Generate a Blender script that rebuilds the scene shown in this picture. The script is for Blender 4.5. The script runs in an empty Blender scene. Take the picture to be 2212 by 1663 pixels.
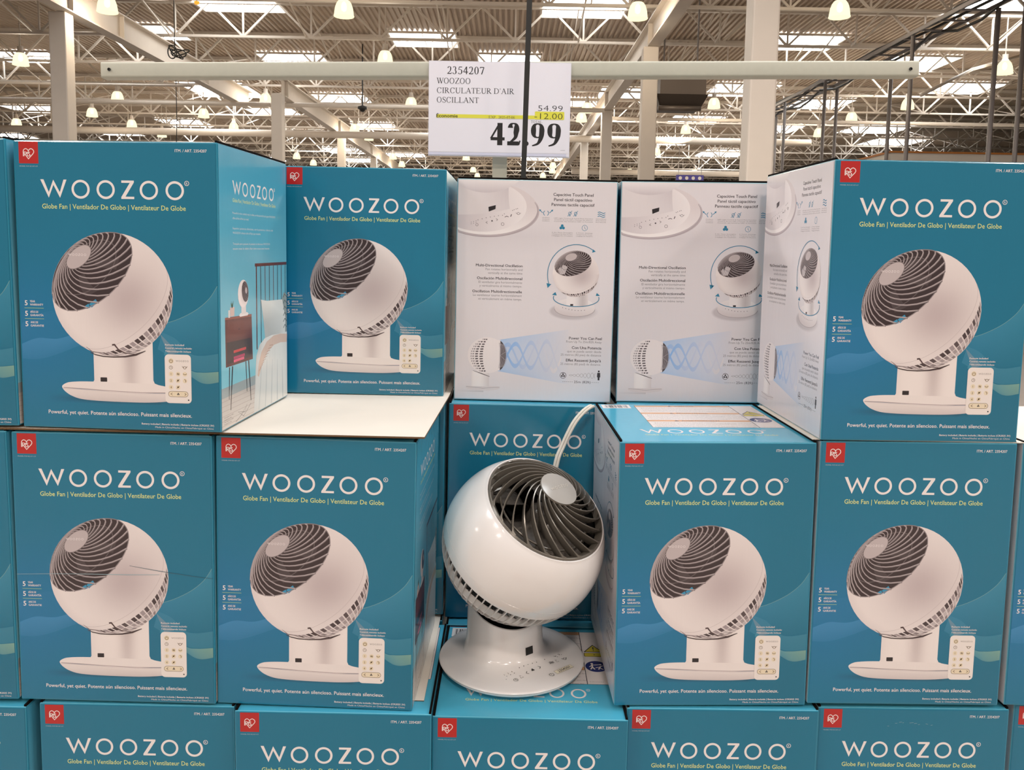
import bpy, bmesh, math, random
from math import sin, cos, pi, radians, sqrt, atan2, acos, degrees, log
from mathutils import Vector, Matrix
import numpy as np

random.seed(7)
scene = bpy.context.scene
COL = scene.collection

# ------------------------------------------------------------------ camera
FPX, XPP, YPP = 1778.0, 1095.5, 705.0          # focal length and principal point in pixels of a 2212 x 1663 frame
PITCH, ROLL, CZ = radians(5.525), radians(1.01), 1.3872
_f = Vector((0, cos(PITCH), -sin(PITCH))); _u0 = Vector((0, sin(PITCH), cos(PITCH))); _r0 = Vector((1, 0, 0))
CR = _r0 * cos(ROLL) + _u0 * sin(ROLL); CU = -_r0 * sin(ROLL) + _u0 * cos(ROLL)
cam_d = bpy.data.cameras.new('camera'); cam = bpy.data.objects.new('camera', cam_d); COL.objects.link(cam)
m3 = Matrix((CR, CU, -_f)).transposed()
cam.matrix_world = Matrix.Translation((0, 0, CZ)) @ m3.to_4x4()
cam_d.sensor_width = 36; cam_d.lens = FPX / 2212 * 36
cam_d.shift_x = (1106 - XPP) / 2212; cam_d.shift_y = (YPP - 831.5) / 2212
cam_d.clip_start = 0.05; cam_d.clip_end = 300
scene.camera = cam

def ray(x, y):
    return _f + CR * ((x - XPP) / FPX) - CU * ((y - YPP) / FPX)
def on_z(x, y, h):                              # h: height relative to the eye; gives a world point
    d = ray(x, y); d = d * (h / d.z); return Vector((d.x, d.y, d.z + CZ))
def on_y(x, y, Y):
    d = ray(x, y); d = d * (Y / d.y); return Vector((d.x, d.y, d.z + CZ))

# ------------------------------------------------------------------ world, exposure
vs = scene.view_settings
vs.view_transform = 'Standard'; vs.look = 'None'; vs.exposure = 0.02; vs.gamma = 1.0; vs.use_curve_mapping = False
w = bpy.data.worlds.new('world'); scene.world = w; w.use_nodes = True
w.node_tree.nodes['Background'].inputs[0].default_value = (1.0, 0.93, 0.88, 1)
w.node_tree.nodes['Background'].inputs[1].default_value = 0.36
scene.cycles.max_bounces = 6; scene.cycles.diffuse_bounces = 2; scene.cycles.glossy_bounces = 3
scene.cycles.transmission_bounces = 4; scene.cycles.transparent_max_bounces = 8
scene.cycles.sample_clamp_indirect = 4.0
scene.cycles.caustics_reflective = False; scene.cycles.caustics_refractive = False
scene.cycles.use_denoising = True

# unseen overhead lights for room lamps and skylights; some lamps added to brighten the stack
def area(name, loc, size, power, col, rot=(0, 0, 0), shape='DISK'):
    l = bpy.data.lights.new(name, 'AREA'); l.shape = shape; l.size = size; l.energy = power; l.color = col
    o = bpy.data.objects.new(name, l); COL.objects.link(o); o.location = loc; o.rotation_euler = rot
    return o
LWARM = (1.0, 0.90, 0.82)
for (x, y) in [(-8, -9), (-3, -8.5), (3, -9), (8, -8.5), (-5.5, -4), (5.5, -4), (0.5, -3.6), (-8.4, 6), (-3, 6.5), (3, 6), (8, 6.5), (-11, 1), (-6, 1.5), (11, 1), (6, 1.5), (-16, -3), (16, -3)]:
    area('unseen_lamp_light', (x, y, CZ + 4.75), 0.6, 165, LWARM)
for (x, y) in [(-6.5, -1.5), (1.8, 1.6), (8, -2), (-2.4, 8.5), (-7, 9)]:
    area('skylight_daylight', (x, y, CZ + 6.0), 2.0, 230, (0.90, 0.95, 1.0), shape='SQUARE')

# ------------------------------------------------------------------ materials
def lin(c):
    return c / 12.92 if c <= 0.04045 else ((c + 0.055) / 1.055) ** 2.4
def hexc(s):
    s = s.lstrip('#'); return tuple(lin(int(s[i:i + 2], 16) / 255) for i in (0, 2, 4))
def mix(a, b, t):
    return tuple(a[i] * (1 - t) + b[i] * t for i in range(3))
def mat(name, col, rough=0.5, metal=0.0, noise=0.0, nscale=20, bump=0.0, coat=0.0, spec=0.5):
    m = bpy.data.materials.new(name); m.use_nodes = True; nt = m.node_tree; b = nt.nodes['Principled BSDF']
    c = hexc(col) if isinstance(col, str) else col
    b.inputs['Base Color'].default_value = (*c, 1); b.inputs['Roughness'].default_value = rough
    b.inputs['Metallic'].default_value = metal; b.inputs['Coat Weight'].default_value = coat
    b.inputs['Specular IOR Level'].default_value = spec
    b.inputs['Coat Roughness'].default_value = 0.10
    if noise or bump:
        tc = nt.nodes.new('ShaderNodeTexCoord'); n = nt.nodes.new('ShaderNodeTexNoise'); n.inputs['Scale'].default_value = nscale
        n.inputs['Detail'].default_value = 4
        nt.links.new(tc.outputs['Object'], n.inputs['Vector'])
        if noise:
            mx = nt.nodes.new('ShaderNodeMix'); mx.data_type = 'RGBA'
            mx.inputs[6].default_value = (*[v * (1 - noise) for v in c], 1); mx.inputs[7].default_value = (*[min(1, v * (1 + noise)) for v in c], 1)
            nt.links.new(n.outputs['Fac'], mx.inputs[0]); nt.links.new(mx.outputs[2], b.inputs['Base Color'])
        if bump:
            bp = nt.nodes.new('ShaderNodeBump'); bp.inputs['Strength'].default_value = bump; bp.inputs['Distance'].default_value = 0.01
            nt.links.new(n.outputs['Fac'], bp.inputs['Height']); nt.links.new(bp.outputs[0], b.inputs['Normal'])
    return m
def ink_mat(name, rough, coat=0.0, bump=0.0):
    m = mat(name, (0.8, 0.8, 0.8), rough, coat=coat); nt = m.node_tree; b = nt.nodes['Principled BSDF']
    a = nt.nodes.new('ShaderNodeAttribute'); a.attribute_name = 'ink'
    nt.links.new(a.outputs['Color'], b.inputs['Base Color'])
    if bump:
        tc = nt.nodes.new('ShaderNodeTexCoord'); n = nt.nodes.new('ShaderNodeTexNoise'); n.inputs['Scale'].default_value = 14
        n.inputs['Detail'].default_value = 3
        mp = nt.nodes.new('ShaderNodeMapping'); mp.inputs['Scale'].default_value = (5, 5, 0.6)
        nt.links.new(tc.outputs['Object'], mp.inputs[0]); nt.links.new(mp.outputs[0], n.inputs['Vector'])
        bp = nt.nodes.new('ShaderNodeBump'); bp.inputs['Strength'].default_value = bump; bp.inputs['Distance'].default_value = 0.002
        nt.links.new(n.outputs['Fac'], bp.inputs['Height']); nt.links.new(bp.outputs[0], b.inputs['Normal'])
    return m
def emis(name, col, strength, transp=0.0):
    m = bpy.data.materials.new(name); m.use_nodes = True; nt = m.node_tree; nt.nodes.clear()
    o = nt.nodes.new('ShaderNodeOutputMaterial'); e = nt.nodes.new('ShaderNodeEmission')
    e.inputs[0].default_value = (*col, 1); e.inputs[1].default_value = strength
    if transp:
        t = nt.nodes.new('ShaderNodeBsdfTransparent'); mx = nt.nodes.new('ShaderNodeMixShader'); mx.inputs[0].default_value = transp
        nt.links.new(e.outputs[0], mx.inputs[1]); nt.links.new(t.outputs[0], mx.inputs[2]); nt.links.new(mx.outputs[0], o.inputs[0])
    else:
        nt.links.new(e.outputs[0], o.inputs[0])
    return m

M_CARTON = ink_mat('printed_carton_gloss', 0.26, coat=0.35, bump=0.2)
M_PRINT = ink_mat('printed_plastic', 0.35)
M_KRAFT = mat('kraft_cardboard', '#6e5438', 0.85, noise=0.15, nscale=60)
M_LINER = mat('white_liner_cardboard', '#ece3d6', 0.6, noise=0.04, nscale=9)
M_DARK = mat('dark_cut_card_edge', '#0f0b09', 0.9, spec=0.1)
M_STEEL = mat('white_painted_steel', '#dccfc0', 0.5, noise=0.05, nscale=3)
M_DECK = mat('roof_deck_paint', '#bda893', 0.6, noise=0.08, nscale=2)
M_GREY = mat('grey_galvanised_pole', '#8d8683', 0.45, metal=0.2)
M_BAR = mat('sage_powder_coated_bar', '#c2bfae', 0.5, noise=0.05, nscale=60)
M_BLACK = mat('black_plastic', '#191713', 0.5, noise=0.3, nscale=30)
M_WALL = mat('far_wall_paint', '#8b7f72', 0.8, noise=0.06, nscale=0.5)
M_WHITEWALL = mat('white_partition', '#e6ddd0', 0.7)
M_ORANGE = mat('orange_wood_trim', '#c07a35', 0.6)
M_FLOOR = mat('polished_concrete', '#9b928a', 0.45, noise=0.1, nscale=2)
M_WOOD = mat('pallet_wood', '#9a7447', 0.8, noise=0.2, nscale=12)
M_WPLAST = mat('white_gloss_plastic', '#ebe5e1', 0.16, coat=0.3)
M_WPLAST2 = mat('white_inner_plastic', '#d9d3ce', 0.3)
M_TAUPE = mat('taupe_grille_plastic', '#6d665d', 0.25, metal=0.3)
M_TAUPE_D = mat('dark_taupe_plastic', '#2e2a27', 0.4, metal=0.1)
M_SMOKE = mat('smoked_blade_plastic', '#5f5953', 0.15, metal=0.2)
M_INNER = mat('dark_inner_plastic', '#221f1d', 0.5)
M_CORD = mat('white_cord_rubber', '#dcd8cc', 0.45)
M_SKY = emis('skylight_diffuser', (0.95, 0.98, 1.0), 9.0)
M_SHADE = emis('lamp_glow_acrylic', (1.0, 0.91, 0.58), 1.35, 0.08)
M_BULB = emis('lamp_bulb_glow', (1.0, 0.93, 0.78), 6.0)
M_DUCT = mat('dull_duct_metal', '#75695e', 0.45, metal=0.4)
M_PAPER = ink_mat('sign_paper_laminated', 0.35)

# ------------------------------------------------------------------ object helpers
def tag(o, label=None, cat=None, group=None, kind=None):
    if label: o['label'] = label
    if cat: o['category'] = cat
    if group: o['group'] = group
    if kind: o['kind'] = kind
    return o
class MB:
    def __init__(s): s.v = []; s.f = []; s.c = []; s.mi = []
    def add(s, vs_, fs_, col=None, mi=0):
        b = len(s.v); s.v += [tuple(p) for p in vs_]
        for k, f in enumerate(fs_):
            s.f.append(tuple(i + b for i in f)); s.mi.append(mi)
            s.c.append([col[i] for i in f] if isinstance(col, list) else [col] * len(f))
    def box(s, x0, y0, z0, x1, y1, z1, col=None, mi=0):
        v = [(x0, y0, z0), (x1, y0, z0), (x1, y1, z0), (x0, y1, z0), (x0, y0, z1), (x1, y0, z1), (x1, y1, z1), (x0, y1, z1)]
        s.add(v, [(0, 3, 2, 1), (4, 5, 6, 7), (0, 1, 5, 4), (1, 2, 6, 5), (2, 3, 7, 6), (3, 0, 4, 7)], col, mi)
    def bar(s, a, b, w, h=None, mi=0):
        a = Vector(a); b = Vector(b); h = h or w; d = (b - a)
        if d.length < 1e-6: return
        d.normalize(); up = Vector((0, 0, 1)) if abs(d.z) < 0.9 else Vector((0, 1, 0))
        sx = d.cross(up).normalized() * w / 2; sy = sx.cross(d).normalized() * h / 2
        v = [p + i * sx + j * sy for p in (a, b) for i, j in ((-1, -1), (1, -1), (1, 1), (-1, 1))]
        s.add(v, [(0, 1, 2, 3), (7, 6, 5, 4), (0, 4, 5, 1), (1, 5, 6, 2), (2, 6, 7, 3), (3, 7, 4, 0)], None, mi)
    def tube(s, pts, r, n=10, closed=False, mi=0):
        pts = [Vector(p) for p in pts]; m = len(pts); rs = r if isinstance(r, (list, tuple)) else [r] * m
        vs_, fs_ = [], []; prev = None
        for i, p in enumerate(pts):
            t = (pts[(i + 1) % m] - pts[i - 1]) if closed else (pts[min(i + 1, m - 1)] - pts[max(i - 1, 0)])
            t.normalize()
            if prev is None:
                prev = t.cross(Vector((0, 0, 1)) if abs(t.z) < 0.9 else Vector((1, 0, 0))).normalized()
            a = (prev - t * prev.dot(t)).normalized(); prev = a; b = t.cross(a)
            for k in range(n):
                q = 2 * pi * k / n; vs_.append(p + (a * cos(q) + b * sin(q)) * rs[i])
        for i in range(m if closed else m - 1):
            for k in range(n):
                i2 = (i + 1) % m
                fs_.append((i * n + k, i * n + (k + 1) % n, i2 * n + (k + 1) % n, i2 * n + k))
        if not closed:
            fs_.append(tuple(range(n))[::-1]); fs_.append(tuple(range((m - 1) * n, m * n)))
        s.add(vs_, fs_, None, mi)
    def lathe(s, prof, n=48, fn=None, cap0=False, cap1=False, mi=0, col=None):
        vs_, fs_ = [], []; m = len(prof)
        for i, (r, z) in enumerate(prof):
            for k in range(n):
                q = 2 * pi * k / n; p = Vector((r * cos(q), r * sin(q), z))
                vs_.append(fn(p, i) if fn else p)
        for i in range(m - 1):
            for k in range(n):
                fs_.append((i * n + k, i * n + (k + 1) % n, (i + 1) * n + (k + 1) % n, (i + 1) * n + k))
        if cap0: fs_.append(tuple(range(n))[::-1])
        if cap1: fs_.append(tuple(range((m - 1) * n, m * n)))
        s.add(vs_, fs_, col, mi)
    def build(s, name, mats, parent=None, smooth=False, M=None, auto=None):
        me = bpy.data.meshes.new(name); me.from_pydata(s.v, [], s.f); me.update()
        for m in (mats if isinstance(mats, (list, tuple)) else [mats]): me.materials.append(m)
        if any(s.mi): me.polygons.foreach_set('material_index', s.mi)
        if any(c[0] is not None for c in s.c):
            ca = me.color_attributes.new('ink', 'FLOAT_COLOR', 'CORNER')
            arr = []
            for c in s.c:
                for q in c: arr += [*(q or (0.8, 0.8, 0.8)), 1.0]
            ca.data.foreach_set('color', arr)
        if smooth: me.polygons.foreach_set('use_smooth', [True] * len(me.polygons))
        if smooth and auto:
            try: me.set_sharp_from_angle(angle=radians(auto))
            except Exception: pass
        o = bpy.data.objects.new(name, me); COL.objects.link(o)
        if M is not None: o.matrix_world = M
        if parent is not None: o.parent = parent
        return o
def empty(name, loc=(0, 0, 0), rz=0):
    o = bpy.data.objects.new(name, None); COL.objects.link(o); o.location = loc; o.rotation_euler = (0, 0, rz)
    o.empty_display_size = 0.05
    return o
def children(o): return [c for c in bpy.data.objects if c.parent == o]
def copy_tree(o, parent=None):
    c = o.copy(); COL.objects.link(c)
    if parent is not None: c.parent = parent
    for ch in children(o): copy_tree(ch, c)
    return c
ORD = ['first', 'second', 'third', 'fourth', 'fifth', 'sixth', 'seventh', 'eighth', 'ninth', 'tenth', 'eleventh', 'twelfth', 'thirteenth', 'fourteenth', 'fifteenth', 'sixteenth', 'seventeenth', 'eighteenth', 'nineteenth', 'twentieth']
ORD += ['twenty-' + o for o in ORD[:9]] + ['thirtieth'] + ['thirty-' + o for o in ORD[:9]] + ['fortieth'] + ['forty-' + o for o in ORD[:9]] + ['fiftieth']

# ------------------------------------------------------------------ flat printed artwork
FONT = bpy.data.fonts.load('<builtin>')
_tc = {}
def text_tris(s, offset=0.0, spacing=1.0):
    key = (s, offset, spacing)
    if key in _tc: return _tc[key]
    cu = bpy.data.curves.new('t', 'FONT'); cu.body = s; cu.font = FONT; cu.size = 1; cu.resolution_u = 2; cu.offset = offset
    cu.space_character = spacing; cu.fill_mode = 'FRONT'
    o = bpy.data.objects.new('t', cu); COL.objects.link(o)
    dg = bpy.context.evaluated_depsgraph_get(); dg.update()
    me = o.evaluated_get(dg).to_mesh()
    vs_ = [(v.co.x, v.co.y) for v in me.vertices]; fs_ = [tuple(p.vertices) for p in me.polygons]
    o.evaluated_get(dg).to_mesh_clear(); bpy.data.objects.remove(o); bpy.data.curves.remove(cu)
    _tc[key] = (vs_, fs_); return _tc[key]

class Art:
    """2-D print in millimetres; frame(u, v, h) maps to a point on the carrying surface."""
    STEP = 0.05
    def __init__(s): s.items = []
    def raw(s, pts, faces, col, layer):
        s.items.append((pts, faces, col, layer))
    def poly(s, pts, col, layer):
        n = len(pts); a = 0
        for i in range(n): a += pts[i][0] * pts[(i + 1) % n][1] - pts[(i + 1) % n][0] * pts[i][1]
        if a < 0:
            pts = pts[::-1]
            if isinstance(col, list): col = col[::-1]
        s.raw(pts, [tuple(range(n))], col, layer)
    def rect(s, x0, y0, x1, y1, col, layer): s.poly([(x0, y0), (x1, y0), (x1, y1), (x0, y1)], col, layer)
    def rrect(s, x0, y0, x1, y1, r, col, layer):
        p = []
        for cx, cy, a in ((x1 - r, y0 + r, -90), (x1 - r, y1 - r, 0), (x0 + r, y1 - r, 90), (x0 + r, y0 + r, 180)):
            for k in range(7): q = radians(a + 15 * k); p.append((cx + r * cos(q), cy + r * sin(q)))
        s.poly(p, col, layer); return p
    def disc(s, cx, cy, r, col, layer, n=28, ry=None):
        ry = ry or r; s.poly([(cx + r * cos(2 * pi * k / n), cy + ry * sin(2 * pi * k / n)) for k in range(n)], col, layer)
    def stroke(s, pts, w, col, layer, closed=False):
        m = len(pts); L, Rr = [], []; ws = w if isinstance(w, (list, tuple)) else [w] * m
        for i in range(m):
            if closed: a, b = pts[i - 1], pts[(i + 1) % m]
            else: a, b = pts[max(i - 1, 0)], pts[min(i + 1, m - 1)]
            p = pts[i]
            def nrm(q, r_):
                dx, dy = r_[0] - q[0], r_[1] - q[1]; l = math.hypot(dx, dy) or 1e-9; return (-dy / l, dx / l)
            if (0 < i < m - 1) or closed:
                n1, n2 = nrm(a, p), nrm(p, b); sx, sy = n1[0] + n2[0], n1[1] + n2[1]; l = math.hypot(sx, sy) or 1e-9
                sx /= l; sy /= l; k = 1 / max(0.45, sx * n1[0] + sy * n1[1])
            else:
                sx, sy = nrm(a, b); k = 1
            h = ws[i] / 2 * k
            L.append((p[0] + sx * h, p[1] + sy * h)); Rr.append((p[0] - sx * h, p[1] - sy * h))
        fs_ = []
        for i in range(m if closed else m - 1):
            j = (i + 1) % m; fs_.append((m + i, m + j, j, i))
        s.raw(L + Rr, fs_, col, layer)
    def arc(s, cx, cy, r, a0, a1, w, col, layer, n=20, ry=None):
        ry = ry or r
        s.stroke([(cx + r * cos(radians(a0 + (a1 - a0) * k / n)), cy + ry * sin(radians(a0 + (a1 - a0) * k / n))) for k in range(n + 1)], w, col, layer)
    def ring(s, cx, cy, r, w, col, layer, n=40, ry=None):
        ry = ry or r
        s.stroke([(cx + r * cos(2 * pi * k / n), cy + ry * sin(2 * pi * k / n)) for k in range(n)], w, col, layer, True)
    def grid(s, fn, nu, nv, cf, layer):
        """fn(a,b)->(x,y), cf(a,b)->colour for a,b in 0..1"""
        P = []; Cc = []
        for j in range(nv + 1):
            for i in range(nu + 1): P.append(fn(i / nu, j / nv)); Cc.append(cf(i / nu, j / nv))
        F = [(j * (nu + 1) + i, j * (nu + 1) + i + 1, (j + 1) * (nu + 1) + i + 1, (j + 1) * (nu + 1) + i) for j in range(nv) for i in range(nu)]
        s.raw(P, F, Cc, layer)
    def text(s, t, x, y, h, col, layer, w=None, align='L', off=0.0):
        """h = cap height; w = total width to fit"""
        bold = off > 0.006
        if bold:
            k_ = off * 1.1 * h; off = 0.0
        vs_, fs_ = text_tris(t, off)
        x0 = min(v[0] for v in vs_); x1 = max(v[0] for v in vs_)
        sy = h / 0.72; sx = w / (x1 - x0) if w else sy
        W_ = (x1 - x0) * sx; ox = x - (0 if align == 'L' else W_ if align == 'R' else W_ / 2)
        for i, d in enumerate(((-k_, 0), (k_, 0), (0, k_ * .7), (0, -k_ * .7)) if bold else ((0, 0),)):
            s.raw([(ox + (v[0] - x0) * sx + d[0], y + v[1] * sy + d[1]) for v in vs_], fs_, col, layer + 0.08 * i)
        return W_
    def wordmark(s, x, y, sc, col, layer, reg=True, sy=None):
        """the spaced geometric word; (x,y) = top left of the W, sc = 1 for the big front one (mm)"""
        sy = sy or sc
        T = lambda px, py: (x + px * sc, y + py * sy)
        Wp = [(0, 0), (5.3, 0), (13.4, -19.8), (21.2, -0.3), (31.4, -19.8), (38.0, 0), (43.0, 0), (31.6, -28.6), (21.3, -8.4), (13.2, -28.6)]
        for q in ([0, 1, 2, 9], [2, 3, 8, 9], [3, 4, 7, 8], [4, 5, 6, 7]):
            s.poly([T(*Wp[i]) for i in q], col, layer)
        Z = [(132, 0), (152.3, 0), (152.3, -3.0), (138.2, -25.2), (152.3, -25.2), (152.3, -28.8), (131.4, -28.8), (131.4, -26), (145.6, -3.7), (132, -3.7)]
        for q in ([0, 1, 2, 8, 9], [2, 3, 7, 8], [3, 4, 5, 6, 7]):
            s.poly([T(*Z[i]) for i in q], col, layer)
        for cx in (65.5, 106.3, 176.2, 218.0):
            s.stroke([T(cx + 12.9 * cos(2 * pi * k / 44), -14.7 + 12.9 * sin(2 * pi * k / 44)) for k in range(44)], 3.75 * sc, col, layer, True)
        if reg:
            s.stroke([T(237.4 + 3.5 * cos(2 * pi * k / 20), -3.2 + 3.5 * sin(2 * pi * k / 20)) for k in range(20)], 0.8 * sc, col, layer, True)
            s.text('R', x + 237.5 * sc, y - 5.1 * sy, 3.6 * sy, col, layer, align='C')
    def emit(s, mb, frame):
        for pts, faces, col, layer in s.items:
            h = 0.0004 + layer * s.STEP / 1000
            mb.add([frame(p[0] / 1000, p[1] / 1000, h) for p in pts], faces, col if isinstance(col, list) else col, 0)

# ---- the printed picture of the globe fan
def art_head(A, cx, cy, R, n, L, cap=54, hub=14.5, ribs=23, k=1.10, shade=None, dark=None, rib=None, label=True, ribw=None, band=True, sx=1.0):
    n = Vector(n).normalized()
    e1 = (Vector((1, 0, 0)) - n * n.x).normalized(); e2 = n.cross(e1)
    def P(th, ph, rr=1.0):
        d = n * cos(th) + (e1 * cos(ph) + e2 * sin(ph)) * sin(th); return (cx + d.x * R * rr * sx, cy + d.y * R * rr), d.z
    light = hexc('#efe3df'); mid = hexc('#c4b3b3')
    dark = dark or hexc('#3a2c2d'); rib = rib or hexc('#b3a5a5')
    def cf(a, b):
        r = b; q = 2 * pi * a; x, y = r * cos(q), r * sin(q)
        t = math.exp(-(((x - 0.22) ** 2) / 0.30 + ((y + 0.10) ** 2) / 0.26)) * 0.75 + math.exp(-(((x - 0.5) ** 2) + ((y - 0.1) ** 2)) / 0.5) * 0.25
        t += 0.25 * max(0, r - 0.85) / 0.15 * (1 if y < 0 else 0)
        return mix(light, mid, min(1, t))
    A.grid(lambda a, b: (cx + R * b * cos(2 * pi * a) * sx, cy + R * b * sin(2 * pi * a)), 56, 14, shade or cf, L)
    c = radians(cap); hb = radians(hub)
    # cap (dark opening)
    rim = [P(c, 2 * pi * k_ / 72) for k_ in range(72)]
    vis = [p for p, z in rim]
    if min(z for p, z in rim) < 0:      # the cap reaches over the silhouette: close with the outline of the ball
        full = []
        for k_ in range(72):
            (p, z) = rim[k_]
            if z >= 0: full.append(p)
            else:
                a = atan2(p[1] - cy, (p[0] - cx) / sx); full.append((cx + R * cos(a) * sx, cy + R * sin(a)))
        vis = full
    A.poly(vis, dark, L + 1)
    A.stroke(vis, R * 0.014, mix(dark, rib, 0.6), L + 2, True)
    # inner blades behind the ribs
    for b_ in range(5):
        a0 = b_ * 1.2566 + 0.5; q = []
        for t in range(6): q.append(P(radians(18 + t * 5), a0 + 0.05 * t, 0.86)[0])
        for t in range(6): q.append(P(radians(43 - t * 5), a0 + 0.45 + 0.04 * (5 - t), 0.86)[0])
        A.poly(q, mix(dark, rib, 0.08), L + 1.3)
    A.stroke([P(radians(39), 2 * pi * t / 40, 0.9)[0] for t in range(40)], R * 0.014, mix(dark, rib, 0.22), L + 1.6, True)
    rw = ribw or R * 0.0145
    for i in range(ribs):
        pts = []; ws = []
        for t in range(13):
            th = hb * (c / hb) ** (t / 12); ph = 2 * pi * i / ribs + k * log(th / hb) + 0.40 * (t / 12) ** 3
            p, z = P(th, ph)
            if z > -0.02: pts.append(p); ws.append(rw * (0.75 + 0.6 * t / 12))
            elif len(pts) > 1: break
            else: pts = []; ws = []
        if len(pts) > 1:
            A.stroke(pts, ws, rib, L + 2.4)
            A.stroke([(p[0] + rw * .6, p[1] - rw * .75) for p in pts], [q * 0.8 for q in ws], mix(dark, rib, 0.3), L + 2.0)
    hp = [P(hb, 2 * pi * t / 40)[0] for t in range(40)]
    A.poly(hp, mix(rib, hexc('#d8c9c8'), 0.4), L + 3); A.stroke(hp, R * 0.012, mix(dark, rib, 0.4), L + 3.2, True)
    hc = P(0, 0)[0]
    if label:
        A.wordmark(hc[0] - R * 0.155 * sx, hc[1] + R * 0.035, R * 0.31 / 242, hexc('#efe6e4'), L + 3.5, reg=False)
    # seam and rear slots
    if band:
        for j, (t0, t1) in enumerate(((109, 117.5), (118.5, 127), (128, 139))):
            N = 60
            for i in range(N):
                a0, a1 = 2 * pi * i / N, 2 * pi * (i + 0.74) / N
                q = [P(radians(t0), a0), P(radians(t0), a1), P(radians(t1), a1), P(radians(t1), a0)]
                if min(z for p, z in q) > 0.03:
                    cc = [hexc('#5a4c4d'), hexc('#a59697'), hexc('#b5a6a6'), hexc('#938485'), hexc('#4a3c3d')][(i * i + j * 3) % 5] if j == 0 else [hexc('#a99b9a'), hexc('#c4b7b6'), hexc('#8e8080')][(i * 5 + j) % 3]
                    A.poly([p for p, z in q], cc, L + 1)
        sm = [P(radians(101), 2 * pi * t / 120) for t in range(120)]; run = []
        for p, z in sm + sm[:1]:
            if z > 0.02: run.append(p)
            else:
                if len(run) > 2: A.stroke(run, R * 0.005, mid, L + 1)
                run = []
        if len(run) > 2: A.stroke(run, R * 0.005, mid, L + 1)

TEAL = hexc('#117492'); TEAL_B = hexc('#1d76a8'); WHT = hexc('#f2e8e4'); YEL = hexc('#dfe68e'); INKD = hexc('#33292d'); RED = hexc('#bb201c')
PANEL = hexc('#e2dadc')

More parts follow.
